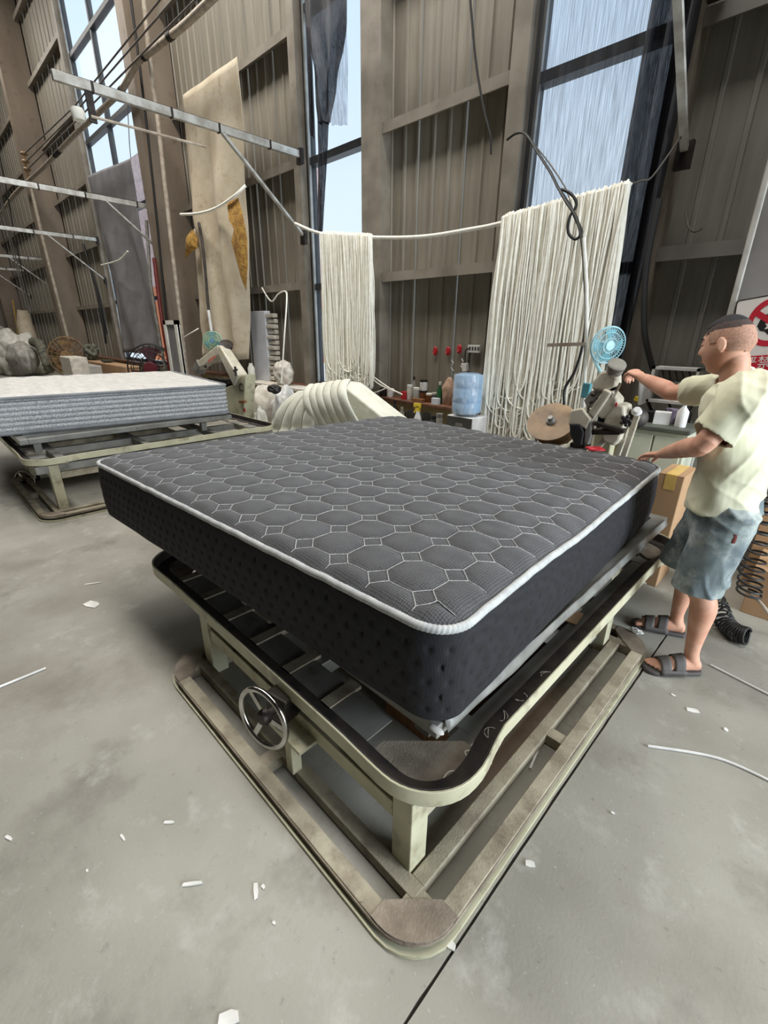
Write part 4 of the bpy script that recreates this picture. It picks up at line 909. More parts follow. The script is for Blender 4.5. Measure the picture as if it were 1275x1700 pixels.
cable([(1075, 665, 4.1), (1085, 685, 4.08), (1110, 690, 4.05), (1135, 680, 4.05), (1155, 668, 4.08)], .012, 'wire', 'black cable sagging beneath the fuse box')
cable([(1110, 668, 4.1), (1118, 684, 4.08), (1138, 686, 4.08), (1150, 672, 4.1)], .008, 'wire', 'thin black cable sagging beneath the fuse box')
cable([(1078, 662, 4.12), (1062, 672, 4.1), (1048, 685, 4.0)], .007, 'wire', 'thin cable leading from the fuse box to the machine motor')
thing('plug', MB().beam(PY(1054, 661, 4.0), PY(1064, 664, 4.0), .03, .035), 'yellow', 'yellow plug hanging left of the fuse box', 'plug', bevel=.004)
cb0 = PY(1040, 715, 3.55).x; cb1 = cxl+.02; cz = PY(1100, 709, 3.5).z
cbn = root('cabinet', ((cb0+cb1)/2, 3.7, 0), 'low pale green cabinet with a dark top under the fuse box', 'cabinet')
part('body', MB().bb(cb0, cb1, 3.5, 3.9, .03, cz-.03), 'cabgreen', cbn, False, .006); part('top', MB().bb(cb0-.02, cb1+.01, 3.47, 3.92, cz-.03, cz), 'cabtop', cbn, False, .006)
part('plinth', MB().bb(cb0+.02, cb1-.02, 3.53, 3.88, 0, .03), 'dark', cbn, False)
part('door', MB().bb(cb0+.02, (cb0+cb1)/2-.005, 3.485, 3.5, .06, cz-.06), 'cabgreen', cbn, False, .004); part('door', MB().bb((cb0+cb1)/2+.005, cb1-.02, 3.485, 3.5, .06, cz-.06), 'cabgreen', cbn, False, .004)
def onto(px, y, Y, w_, h_, d_, z, mat, nm, label, cat, rot=0, bev=.003):
    x = PY(px, y, Y).x; m = Matrix.Rotation(rot, 3, 'Z'); return thing(nm, MB().box((x, Y, z+h_/2), (w_, d_, h_), m), mat, label, cat, smooth=False, bevel=bev)
onto(1098, 700, 3.62, .10, .085, .08, cz, 'white', 'small_box', 'small white carton on the dark cabinet top', 'box', .2)
onto(1081, 700, 3.66, .07, .075, .07, cz, 'black', 'small_box', 'small black box on the dark cabinet top', 'box', .1)
onto(1118, 700, 3.7, .12, .10, .06, cz, M('dark_printed_carton', (60, 44, 60), .5, rgb2=(130, 120, 140), scale=26, sharp=.2), 'small_box', 'dark printed carton on the cabinet beside the white bottle', 'box', -.3)
def jar(px, y, Y, z, prof, mats, nm, label, cat, parts):
    x = PY(px, y, Y).x; r = root(nm, (x, Y, z), label, cat); T = Matrix.Translation((x, Y, z))
    for pn, pr, mt_ in parts: part(pn, MB().lathe(pr, 16, T), mt_, r)
    return r
def bottle(px, Y, z, h, r_, mat, capm, nm, label, cat='bottle', neck=.35):
    return jar(px, 650, Y, z, None, None, nm, label, cat, [('body', [(r_*.92, 0), (r_, h*.04), (r_, h*.6), (r_*neck, h*.78), (r_*neck, h*.86)], mat), ('cap', [(r_*neck*1.2, h*.86), (r_*neck*1.2, h), (r_*neck, h)], capm)])
def tub(px, Y, z, h, r_, mat, capm, nm, label, cat='jar'):
    return jar(px, 650, Y, z, None, None, nm, label, cat, [('body', [(r_*.95, 0), (r_, h*.05), (r_, h*.78), (r_*.9, h*.82)], mat), ('lid', [(r_*1.02, h*.82), (r_*1.02, h), (r_*.9, h*1.01)], capm)])
bottle(1143, 3.6, cz, .17, .035, 'white', 'iron', 'spray_bottle', 'white spray bottle on the dark cabinet top')
bottle(1150, 3.83, cz, .11, .03, 'black', 'black', 'oil_bottle', 'black oil bottle behind the worker on the cabinet top')
# cartons
def carton(x0, x1, y0, y1, z0, z1, label, mat='carton'):
    r = root('carton', ((x0+x1)/2, (y0+y1)/2, z0), label, 'carton', 'brown cartons around the worker')
    part('box', MB().bb(x0, x1, y0, y1, z0, z1-.012), mat, r, False, .004)
    xm = (x0+x1)/2; part('flap', MB().bb(x0, xm-.002, y0, y1, z1-.012, z1-.006), mat, r, False); part('flap', MB().bb(xm+.002, x1, y0, y1, z1-.012, z1-.006), mat, r, False)
    part('tape_strip', MB().bb(xm-.03, xm+.03, y0-.001, y1+.001, z1-.007, z1-.004).bb(xm-.03, xm+.03, y0-.002, y0, z1-.1, z1-.004), 'cartontape', r, False); return r
q = PY(1092, 795, 3.12); q2 = PY(1136, 795, 3.12)
carton(q.x, q2.x, 3.12, 3.42, 0, PY(1110, 786, 3.12).z, 'tall brown carton with yellow tape between mattress and worker')
ct = carton(-.10, .32, 3.18, 3.55, 0, .30, 'brown carton on the floor beside the black air hose')
carton(-.16, .34, 3.57, 3.76, 0, .62, 'larger brown carton leaning on the grey column')
thing('tape_roll', MB().lathe([(.045, 0), (.065, 0), (.065, .05), (.045, .05)], 24, Matrix.Translation((.02, 3.3, .294))), 'blue', 'blue tape roll on top of a brown carton', 'tape')
thing('plank', MB().beam(V((-.30, 3.40, .02)), V((-.36, 3.62, .95)), .05, .02), 'offwhite', 'pale plank leaning between the carton and cabinet', 'plank')
# air hoses
ap = [PZ(1172, 975, .25), PZ(1190, 1000, .09), PZ(1205, 1035, .05), PZ(1222, 1050, .05), PZ(1240, 1056, .06)]
ap = catmull(ap, 20); mb = MB(); pts = []
for i in range(len(ap)*14):
    t = i/14; k = min(int(t), len(ap)-2); c = ap[k].lerp(ap[k+1], min(1, t-k)); d = (ap[k+1]-ap[k]).normalized(); s1 = d.cross(V((0, 0, 1))).normalized(); s2_ = s1.cross(d); an = 2*PI*t/3.6
    R_ = .045; pts.append(c+s1*(R_*math.cos(an))+s2_*(R_*math.sin(an)))
thing('air_hose', MB().tube(pts[::2], .006, 6), 'wire', 'black coiled air hose lying on the floor behind the worker', 'hose')
hp = [V((cxl+.47, 3.72, 2.5)), V((cxl+.56, 3.35, 1.6)), PY(1272, 770, 2.95), PY(1262, 850, 2.95), PY(1250, 930, 2.95), PY(1243, 985, 2.95)]; hp = catmull(hp, 16); pts = []
for i in range(len(hp)*20):
    t = i/20; k = min(int(t), len(hp)-2); c = hp[k].lerp(hp[k+1], min(1, t-k)); an = 2*PI*t/3.2; pts.append(c+V((.055*math.cos(an), .055*math.sin(an), 0)))
thing('air_hose', MB().tube(pts[::2], .006, 6), 'wire', 'black spiral air hose hanging beside the grey column', 'hose')
thing('hose_tail', MB().tube(catmull([PZ(1243, 985, .22), PZ(1262, 1000, .2), PZ(1285, 1030, .1)], 5), .008, 6), 'pipe', 'thin tan hose draped over the floor carton', 'hose')

# ------------------------------------------------------------------ window sill jars, water bottle, hooks
ZS = .80; YS = 4.18
tub(638, YS, ZS, .10, .06, 'black', 'iron', 'pot', 'round dark pot at the end of the sill by the loose cords', 'pot')
tub(648, YS, ZS, .10, .045, 'white', 'offwhite', 'cup', 'white lidded cup on the sill beside the dark pot', 'cup')
tub(671, YS-.03, ZS, .09, .036, 'red', 'red', 'can', 'red can on the sill', 'can')
tub(680, YS, ZS, .17, .033, 'sack', 'white', 'jar', 'tall pale jar on the sill behind the red can')
bottle(687, YS+.09, ZS, .26, .03, 'jarglass', 'iron', 'bottle', 'clear glass bottle on the sill with a dark cap')
tub(691, YS-.02, ZS, .15, .035, 'jarglass', 'offwhite', 'jar', 'squat clear jar on the sill beside the glass bottle')
tub(703, YS+.03, ZS+.12, .12, .045, 'white', 'iron', 'jar', 'white labelled jar on top of the amber jar')
tub(703, YS+.03, ZS, .12, .045, 'amber', 'iron', 'jar', 'amber jar on the sill under the white labelled jar')
tub(713, YS, ZS, .10, .038, 'amber', 'offwhite', 'jar', 'amber jar with pale lid beside the stacked jars')
tub(722, YS+.03, ZS, .11, .036, 'dark', 'sack', 'jar', 'dark jar on the sill next to the green bottle')
bottle(730, YS, ZS, .24, .034, 'green', 'offwhite', 'bottle', 'green glass bottle on the sill')
onto(695, 655, 4.12, .16, .035, .07, ZS, 'wood', 'flat_box', 'flat tan box lying on the sill before the jars', 'box', .05)
onto(724, 655, 4.10, .09, .07, .05, ZS, 'foamboard', 'small_box', 'pale grey box on the sill beside the green bottle', 'box', .1)
xb = PY(746, 640, YS).x; mb = MB()
def bagfn(u, v):
    a = 2*PI*u; t = v; r_ = .085*(math.sin(PI*(.12+.84*t))**.7)*(1+.25*nz((math.cos(a)*2, math.sin(a)*2, t*4))); return (xb+r_*math.cos(a), YS+.6*r_*math.sin(a), ZS+.30*t)
thing('plastic_bag', mb.grid(bagfn, 24, 16, True), 'clearbag', 'crumpled pinkish plastic bag on the sill behind the water bottle', 'bag')
# bench below the sill
ZBn = .586
bn = root('bench', (-3.2, 3.73, 0), 'low bench below the sill holding the water dispenser', 'bench')
part('top', MB().bb(-4.1, -2.22, 3.60, 3.86, ZBn-.04, ZBn), 'sill', bn, False, .004)
for x in (-4.05, -2.27):
    for y in (3.64, 3.82): part('leg', MB().bb(x-.03, x+.03, y-.03, y+.03, 0, ZBn-.04), 'sill', bn, False)
YB = 3.725
dx0 = PY(741, 690, YB-.13).x; dx1 = PY(781, 700, YB-.13).x; dzt = PY(775, 689, YB).z
wd_ = root('water_dispenser', ((dx0+dx1)/2+.05, YB, ZBn), 'white water dispenser box with a dark front panel on the bench', 'dispenser')
part('housing', MB().bb(dx0, dx1+.02, YB-.12, YB+.125, ZBn, dzt), 'white', wd_, False, .01)
part('front_panel', MB().bb(dx0+.006, dx1+.01, YB-.127, YB-.12, ZBn+.02, dzt-.008), 'dark', wd_, False)
part('badge', MB().bb((dx0+dx1)/2-.03, (dx0+dx1)/2+.05, YB-.130, YB-.127, (ZBn+dzt)/2+.02, (ZBn+dzt)/2+.05), 'greysteel', wd_, False)
wx = PY(776, 660, YB).x; R_ = .14; H_ = PY(776, 619, YB).z-dzt
wbt = root('water_bottle', (wx, YB, dzt), 'big blue water bottle upside down on the white dispenser', 'bottle')
prof = [(R_*.55, 0), (R_*.95, .03), (R_, .06), (R_, H_*.28), (R_*.965, H_*.30), (R_*.965, H_*.34), (R_, H_*.36), (R_, H_*.62), (R_*.965, H_*.64), (R_*.965, H_*.68), (R_, H_*.7), (R_, H_-.05), (R_*.94, H_-.015), (R_*.6, H_)]
part('shell', MB().lathe(prof, 32, Matrix.Translation((wx, YB, dzt))), 'water', wbt)
part('water', MB().lathe([(R_*.5, .01), (R_*.9, .035), (R_*.93, .07), (R_*.93, H_*.45), (0.01, H_*.45)], 28, Matrix.Translation((wx, YB, dzt))), M('still_water', (150, 190, 220), .05, rgb2=(130, 176, 212)), wbt)
def wrapfn(u, v):
    a = -2.3+u*2.0; return (wx+(R_+.006+.012*abs(nz((u*9, v*7, 1))))*math.cos(a), YB+(R_+.006+.012*abs(nz((u*9, v*7, 1))))*math.sin(a), dzt+.02+v*(H_-.02))
part('plastic_wrap', MB().grid(wrapfn, 26, 24), seethrough('clear_wrap', (235, 240, 245), .25, (20, (2, 2, 1), .0, .42), rough=.1), wbt, label='loose clear plastic wrap')
# lower row on the bench
bottle(656, 3.76, ZBn, .26, .038, 'black', 'black', 'bottle', 'black squeeze bottle on the bench behind the mattress')
bottle(668, 3.79, ZBn, .19, .04, 'jarglass', 'jarglass', 'bottle', 'clear squat bottle on the bench beside the black one')
for k, px in enumerate((683, 707)):
    x = PY(px, 688, 3.78).x; mg = root('mug', (x, 3.78, ZBn), ['dark mug on the bench left of the yellow spray bottle', 'dark mug on the bench between spray bottle and dispenser'][k], 'mug')
    part('cup', MB().lathe([(.05, 0), (.055, .02), (.055, .17), (.05, .17), (.05, .02)], 18, Matrix.Translation((x, 3.78, ZBn))), 'dark', mg)
    part('handle', MB().tube([(x-.05-.03*math.sin(t), 3.765, ZBn+.10-.05*math.cos(t)) for t in np.linspace(0, PI, 10)], .008, 6), 'black', mg)
x = PY(694, 680, 3.66).x; sb = root('spray_bottle', (x, 3.66, ZBn), 'white spray bottle with a bright yellow trigger on the bench', 'bottle')
part('body', MB().lathe([(.034, 0), (.038, .02), (.038, .13), (.02, .18), (.02, .2)], 16, Matrix.Translation((x, 3.66, ZBn))), 'white', sb)
part('trigger', MB().bb(x-.05, x+.03, 3.645, 3.675, ZBn+.24, ZBn+.28).bb(x-.02, x+.02, 3.645, 3.675, ZBn+.2, ZBn+.25).beam((x-.02, 3.66, ZBn+.24), (x-.045, 3.66, ZBn+.18), .02, .015), 'yellow', sb, False, label='bright yellow trigger')
tub(722, 3.74, ZBn, .16, .033, 'dark', 'black', 'jar', 'dark jar on the bench beside the dispenser')
tub(732, 3.76, ZBn, .19, .036, 'jarglass', 'greysteel', 'jar', 'clear jar with steel lid on the bench beside the dispenser')
# red hooks, socket, plug
for k, (px, py) in enumerate([(722.6, 583), (743.8, 583), (762.7, 580)]):
    c = PY(px, py, YP-.03); h = root('wall_hook', c, ['red adhesive hook farthest from the wall socket', 'middle one of three red adhesive hooks on the wall', 'red adhesive hook nearest the wall socket'][k], 'hook', 'red hooks above the sill')
    part('pad', MB().ell(c, (.035, .012, .05), 12, 8), 'red', h); part('hook', MB().tube([c+V((0, -.012, .0)), c+V((0, -.03, -.03)), c+V((0, -.04, -.02))], .006, 6), 'red', h)
a_ = PY(778, 585, YP-.03); b_ = PY(799, 573, YP-.03)
so = root('power_socket', (a_+b_)/2, 'white power socket strip on the wall above the water bottle', 'socket')
part('body', MB().bb(a_.x, b_.x, YP-.06, YP-.018, a_.z, b_.z), 'white', so, False, .004)
for k in range(4): x = a_.x+(b_.x-a_.x)*(.15+.23*k); part('slot', MB().bb(x, x+.02, YP-.063, YP-.06, (a_.z+b_.z)/2-.015, (a_.z+b_.z)/2+.02), 'dark', so, False)
cable([(779, 578, YP-.05), (773, 582, YP-.08), (772, 600, YP-.1), (772, 612, YP-.12)], .008, 'wire', 'black lead from the socket to the white plug')
cable([(781, 585, YP-.05), (779, 600, YP-.06), (778, 618, YP-.08)], .007, 'wire', 'second black lead dropping behind the water bottle')
thing('plug_adaptor', MB().beam(PY(772, 603, YP-.12), PY(773, 617, YP-.12), .06, .05), 'white', 'white plug adaptor hanging above the water bottle', 'plug', bevel=.006)
for k, (x, y) in enumerate([(750, 598), (766, 595)]):
    thing('keyring_string', MB().tube(catmull([PY(x, y, YP-.05), PY(x+3, y+6, YP-.06), PY(x-1, y+11, YP-.05), PY(x+3, y+18, YP-.06)], 5), .005, 5), 'white', ['thin white string dangling from the middle red hook', 'thin white string dangling from the hook by the socket'][k], 'string')

# ------------------------------------------------------------------ heaps behind the mattresses
def blob(c, r, seed, amp=.25, flat=.0, n=56, k=36, fr=2.2):
    n = 64; k = 40
    c = V(c); mb = MB()
    def fn(u, v):
        a = 2*PI*u; t = PI*v; d = V((math.sin(t)*math.cos(a), math.sin(t)*math.sin(a), math.cos(t))); s_ = 1+amp*nz(d*fr+V((seed, 0, 0)))+amp*.5*(.5-abs(nz(V((d.x*4, d.y*4, d.z*1.5))*fr*.6+V((0, seed, 0)))))+amp*.15*nz(d*fr*5+V((0, 0, seed)))
        z = d.z*r[2]*s_; z = max(z, -r[2]*flat) if flat else z
        return (c.x+d.x*r[0]*s_, c.y+d.y*r[1]*s_, c.z+z)
    return mb.grid(fn, n, k, True)
def at_floor(px, py, Y): return PY(px, py, Y)
# white foam stack and striped quilt folds beyond the black mattress
thing('foam_sheet', ypoly([(548, 642), (566, 634), (584, 636), (662, 697), (668, 900), (500, 900), (500, 690)], 3.45, .30), 'quiltroll', 'big smooth white foam sheet sloping down behind the black mattress', 'foam sheet', smooth=False, bevel=.02)
qr = root('quilt_bundle', PY(510, 740, 3.2), 'bundle of pale striped quilt folds draped beyond the black mattress', 'quilt')
def flap(top0, top1, bot0, bot1, Y0, Y1, bulge, nst, nm):
    def fn(u, v):
        a_ = PY(*top0, Y1).lerp(PY(*top1, Y1), u); b_ = PY(*bot0, Y0).lerp(PY(*bot1, Y0), u); p = a_.lerp(b_, v)
        cor = abs(math.sin(PI*u*nst))**.5; p = p+V((0, -1, .55)).normalized()*(bulge*math.sin(PI*min(1, v*1.25+.12))+.022*cor+.012*nz((u*5, v*4, Y0)))
        return p
    o_ = part(nm, MB().grid(fn, 12*nst+1, 24), 'quiltroll', qr, solid=.03)
    for k in range(1, nst): part('seam', MB().tube([V(fn(k/nst, v))+V((.0, -.016, .012)) for v in np.linspace(.02, 1, 20)], .006, 5), 'seam', o_)
flap((498, 656), (560, 640), (434, 738), (506, 738), 2.98, 3.25, .10, 4, 'fold')
flap((520, 645), (588, 636), (528, 738), (606, 738), 3.02, 3.28, .16, 6, 'fold')
flap((474, 682), (502, 660), (470, 738), (520, 738), 3.12, 3.26, .05, 3, 'fold')
# foam block standing on the sill, bags, sacks
bq0 = PY(424, 620, 4.08); bq1 = PY(448, 620, 4.08); zt_ = PY(432, 516, 4.05).z
fbk = root('foam_block', (bq0.x, 4.1, .8), 'tall white foam block with ribbed edge standing by the canvas', 'foam block')
part('slab', MB().bb(bq0.x, bq1.x, 4.07, 4.17, .8, zt_), 'foamboard', fbk, False, .006)
xe = PY(459, 600, 4.08).x
for k in range(13):
    z = .82+(zt_-.02-.82)*k/13; part('rib', MB().bb(bq1.x+.01, xe, 4.07+.02*(k % 2), 4.16, z, z+(zt_-.82)/13*.72), 'sack', fbk, False, .01)
thing('tall_can', MB().lathe([(.05, 0), (.055, .02), (.055, .20), (.03, .25), (.03, .27)], 16, Matrix.Translation((PY(417, 612, 3.89).x, 3.89, .8))), 'offwhite', 'white plastic can beside the foam block', 'can')
p = PY(470, 616, 3.95); thing('tied_sack', blob((p.x, 3.95, .8+.16), (.17, .13, .18), 3, .22, .9), 'sack', 'lumpy off-white sack on the sill beside the foam block', 'sack', smooth='soft')
wb_ = root('work_bench', (-5.9, 3.96, 0), 'narrow pale work bench along the wall under the foam block', 'bench')
part('top', MB().bb(-7.0, -4.85, 3.80, 4.095, .76, .80), 'sack', wb_, False, .004)
for x in (-6.9, -4.95):
    for y in (3.85, 4.05): part('leg', MB().bb(x-.03, x+.03, y-.03, y+.03, 0, .76), 'sack', wb_, False)
p = PY(441, 668, 3.5); sx_ = p.x
thing('woven_sack', blob((sx_, 3.5, .40), (.24, .24, .42), 6, .14, .9), 'sack', 'full white woven sack standing behind the cream sewing machine', 'sack', smooth='soft')
p = PY(464, 646, 3.5)
thing('white_cloth', blob((p.x+.02, 3.56, .40), (.15, .20, .42), 8, .22, .9), 'white', 'crumpled white cloth heaped against the woven sack', 'cloth', smooth='soft')
p = PY(453, 646, 3.32); thing('black_rag', blob((p.x, 3.34, p.z), (.11, .07, .05), 2, .3), 'black', 'black rag lying where the white cloth meets the sack', 'rag', smooth='soft')
p = PY(428, 704, 3.12); thing('pale_bundle', blob((p.x, 3.17, .28), (.11, .10, .31), 9, .2, .9), 'offwhite', 'small pale bundle at the foot of the cream sewing machine', 'bundle', smooth='soft')
# left: cloth heap, boxes, rags
p = PY(25, 600, 2.9)
thing('cloth_heap', blob((p.x, 3.0, .55), (1.6, .7, .85), 12, .28, .65, 40, 26), 'offwhite', 'big heap of white and grey cloth behind the white mattress', 'cloth heap', smooth='soft')
thing('grey_sheet', blob((PY(38, 612, 2.7).x+.1, 2.72, .62), (1.2, .35, .52), 15, .22, 1, 40, 26, 1.6), 'liner', 'dull grey sheet thrown over the white cloth heap', 'sheet', smooth='soft')
p = PY(58, 575, 3.2); thing('rag_rope', MB().tube(catmull([PY(55, 568, 3.1), PY(66, 572, 3.0), PY(74, 590, 2.95), PY(82, 612, 2.9)], 6), [.1+.05*abs(math.sin(i*1.3)) for i in range(19)], 9), 'rag', 'twisted grey green rag rope on the cloth heap', 'rag')
p = PY(20, 570, 3.6); thing('cloth_pile', blob((p.x, 3.15, .75), (1.5, .40, .95), 22, .2, .8, 32, 20), 'sack', 'beige cloth pile against the wall behind the white heap', 'cloth pile', smooth='soft')
thing('cloth_roll', MB().tube([PY(50, 568, 3.7), PY(42, 540, 3.75), PY(39, 516, 3.8)], [.3, .28, .2], 14), 'canvas', 'upright cream cloth roll above the beige pile', 'cloth roll')
thing('broom_stick', MB().tube([PY(42, 640, 3.5), PY(31, 560, 3.6), PY(21, 498, 3.65)], .03, 8), 'cartontape', 'yellowish stick leaning in the beige cloth pile', 'stick')
for k, (px0, px1, pyt, Y_, mt_, lb) in enumerate([(98, 114, 591, 2.6, 'sack', 'pale open carton below the rusty fan'), (142, 205, 598, 3.5, 'carton', 'wide dusty carton between the two big fans'), (120, 140, 604, 3.0, 'liner', 'grey tub below the rusty fan')]):
    a_ = PY(px0, pyt, Y_); b_ = PY(px1, pyt, Y_)
    thing('storage_box', MB().bb(a_.x, b_.x, Y_, Y_+.35, 0, a_.z), mt_, lb, 'box', smooth=False, bevel=.02)
thing('dusty_bundle', blob((PY(152, 588, 3.68).x, 3.68, PY(142, 598, 3.5).z+.205), (.3, .15, .2), 31, .4), 'rag', 'dusty brown bundle on the wide carton', 'bundle', smooth='soft')
thing('green_dish', MB().lathe([(.1, 0), (.2, .03), (.22, .06), (.2, .06)], 20, Matrix.Translation((PY(178, 598, 3.66).x, 3.66, PY(142, 598, 3.5).z)) @ Matrix.Diagonal((.7, .7, 1, 1))), 'cabtop', 'dark green dish on top of the wide dusty carton', 'dish')
thing('white_scraps', blob((PY(228, 613, 2.85).x, 2.85, .30), (.45, .2, .42), 40, .3, .7), 'offwhite', 'white cloth scraps heaped before the black industrial fan', 'cloth heap', smooth='soft')
# mirror frame leaning by the column, red pipe
mx0 = PY(268, 532, 3.5); mx1 = PY(289, 528, 3.5)
mr = root('framed_screen', (mx0.x, 3.55, 0), 'tall grey screen in a white frame leaning by the brown column', 'screen')
a_ = PY(268, 620, 3.55); b_ = PY(290, 530, 3.55)
part('panel', MB().bb(mx0.x, mx1.x, 3.54, 3.57, .05, mx0.z), 'tarp', mr, False)
for x0, x1, z0, z1 in ((mx0.x, mx1.x, mx0.z-.07, mx0.z), (mx1.x-.1, mx1.x, .05, mx0.z), (mx0.x, mx0.x+.1, .05, mx0.z), (mx0.x, mx1.x, 0, .07)): part('frame', MB().bb(x0, x1, 3.52, 3.58, z0, z1), 'offwhite', mr, False)
pole('red_pipe', [(256, 428), (262, 480), (270, 540), (280, 600), (284, 622)], 3.62, .035, M('red_brown_paint', (112, 42, 36), .5), 'thin red brown pipe standing beside the tarpaulin', 'pipe')
# flat stack on the floor at the far left
for k in range(6):
    thing('fabric_sheet', MB().box((-7.9+.05*math.sin(k*2), -.1+.06*math.cos(k*3), .02+.035*k), (1.2, .9, .03), Matrix.Rotation(.15*math.sin(k*1.7), 3, 'Z')), ['sack', 'liner', 'offwhite'][k % 3], ['bottom', 'second lowest', 'third lowest', 'fourth lowest', 'second highest', 'topmost'][k]+' folded fabric sheet of the low floor stack by the far table', 'fabric', 'folded sheets stacked on the floor', smooth=False, bevel=.01)
# things under the black mattress table
thing('wood_box', MB().bb(-1.06, -.625, 1.10, 1.72, .0, .255), 'wood', 'orange wooden box under the sewing table platform', 'box', smooth=False, bevel=.004)
thing('cardboard_sheet', MB().box((-.66, 1.87, .338), (.15, .11, .006), Matrix.Rotation(.1, 3, 'Z')), 'carton', 'scrap of cardboard on the sewing table frame', 'cardboard', smooth=False)
# ------------------------------------------------------------------ floor debris
def scrap(px, py, w_, h_, rot, label, nm='paper_scrap'):
    c = PZ(px, py, .0); m = Matrix.Rotation(rot, 3, 'Z')
    pts = [(-.5, -.4), (-.1, -.5), (.5, -.35), (.42, .3), (.1, .5), (-.45, .4)]
    mb = MB(); mb.prism([(x*w_, y*h_) for x, y in pts], .001, .004+.003*random.random(), Matrix.Translation((c.x, c.y, 0)) @ m.to_4x4()); return thing(nm, mb, 'paper', label, 'scrap', 'paper scraps on the floor', smooth=False)
scrap(153, 1004, .10, .06, .4, 'largest pale paper scrap left of the table on the floor')
scrap(155, 969, .10, .012, 1.1, 'thin straw-like scrap behind the largest paper scrap')
for k, (x, y, w_, h_, r_) in enumerate([(320, 1468, .06, .010, .9), (425, 1480, .045, .014, -.5), (437, 1473, .012, .01, 0), (281, 1366, .035, .01, .8), (204, 1391, .03, .008, .1), (380, 1692, .05, .03, 1.0), (145, 1446, .01, .006, 0), (15, 1392, .03, .01, .4), (1150, 1180, .05, .025, .5), (1118, 1155, .02, .012, 0), (880, 1435, .03, .02, .6), (748, 1570, .03, .02, .2), (455, 1533, .01, .008, .3), (1205, 1212, .015, .02, .3), (1017, 1351, .012, .008, .3), (560, 1190, .02, .008, .2)]):
    scrap(x, y, w_, h_, r_, {0: 'long thin white paper sliver on open floor in front of the table', 1: 'curled white paper sliver nearest the long thin one', 5: 'broad white scrap on bare floor far in front of the table', 8: 'white scrap between the near sandal and the curved rod', 9: 'tiny white scrap just in front of the near sandal', 10: 'white scrap on the floor joint beside the table base', 11: 'white scrap touching the near corner of the table base'}.get(k, 'small white paper scrap lying on the concrete floor'))
def rod(a, b, r_, label, sag=0, mid=None):
    A_, B_ = PZ(*a, r_), PZ(*b, r_); pts = [A_]+([PZ(*mid, r_)] if mid else [])+[B_]
    return thing('plastic_rod', MB().tube(catmull(pts, 8), r_, 7), 'white', label, 'rod', 'white plastic rods on the floor')
rod((1180, 1104), (1290, 1160), .0055, 'white plastic rod on the floor near the coiled hose')
rod((1075, 1238), (1290, 1302), .0055, 'white plastic rod curving across the floor in front of the sandals', mid=(1190, 1258))
rod((-15, 1146), (76, 1109), .0055, 'white plastic rod on the floor left of the table')
rod((880, 1276), (905, 1215), .005, 'white plastic rod dropped inside the table base')
rod((1022, 961), (1080, 969), .006, 'white plastic rod under the far end of the table')
thing('rag_scrap', blob((PZ(1056, 1048, .06).x, PZ(1056, 1048, .06).y, .064), (.03, .02, .01), 5, .4), 'white', 'white rag scrap on the corner of the table base', 'rag', smooth='soft')
thing('loose_thread', MB().tube(catmull([PZ(x, y, .345) for x, y in [(735, 1295), (742, 1284), (752, 1280), (760, 1288), (756, 1298), (748, 1296), (765, 1282), (776, 1262), (772, 1248), (782, 1246)]], 5), .0022, 5), 'cord', 'curled white thread on the near ring corner', 'thread')
for k, (x, y) in enumerate([(835, 1190), (812, 1215), (868, 1160), (905, 1120)]):
    c = PZ(x, y, .346); pts = [c+V((.016*math.cos(t*1.7+k)*(1-.1*t), .026*math.sin(t+k*2), .003+.002*math.sin(t*3))) for t in np.linspace(0, 4.5, 14)]
    thing('fluff_thread', MB().tube(pts, .0013, 4), 'cord', ['pale thread curl beside the near ring corner', 'pale thread curl on the dusty corner plate', 'pale thread curl above the orange wooden box', 'pale thread curl on the long black belt'][k], 'thread', 'thread curls on the ring')

# ------------------------------------------------------------------ the worker
def bake(mb, name, voxel, smooth_it, disp=None, off=V((0, 0, 0))):
    """union of overlapping closed shapes into one continuous skin"""
    me = mb.mesh(name, off); o = bpy.data.objects.new(name, me); COL.objects.link(o)
    r = o.modifiers.new('r', 'REMESH'); r.mode = 'VOXEL'; r.voxel_size = voxel
    s_ = o.modifiers.new('s', 'SMOOTH'); s_.factor = .5; s_.iterations = smooth_it
    bpy.context.view_layer.update(); dg = bpy.context.evaluated_depsgraph_get()
    m2_ = bpy.data.meshes.new_from_object(o.evaluated_get(dg)); bpy.data.objects.remove(o); bpy.data.meshes.remove(me)
    if disp:
        nn = [v.normal.copy() for v in m2_.vertices]
        for v, n_ in zip(m2_.vertices, nn): v.co += n_*disp(v.co+off, n_)
        m2_.update()
    m2_.polygons.foreach_set('use_smooth', [True]*len(m2_.polygons)); return m2_
def limb(mb, pts, n=16):
    """pts: (point, radius[, radius2]) tapered chain"""
    if len(pts) > 2:
        full = [(p[0], p[1], p[2] if len(p) > 2 else p[1]) for p in pts]; cc = catmull([p[0] for p in full], 4)
        r1 = catmull([V((p[1], p[2], 0)) for p in full], 4); pts = [(c, max(.002, q.x), max(.002, q.y)) for c, q in zip(cc, r1)]
    P = [V(p[0]) for p in pts]; ref = V((0, 1, .01)); secs = []
    for i, p in enumerate(pts):
        t = (P[min(i+1, len(P)-1)]-P[max(i-1, 0)]).normalized(); x = ref-t*ref.dot(t); x = x.normalized() if x.length > .05 else t.orthogonal().normalized(); y = t.cross(x)
        secs.append((P[i], p[1], p[2] if len(p) > 2 else p[1], x, y))
    a, b = secs[0], secs[-1]; ta = (P[1]-P[0]).normalized(); tb = (P[-1]-P[-2]).normalized()
    secs = [(a[0]-ta*a[2]*.75, a[1]*.45, a[2]*.45, a[3], a[4])]+secs+[(b[0]+tb*b[2]*.75, b[1]*.45, b[2]*.45, b[3], b[4])]
    mb.loft(secs, n)
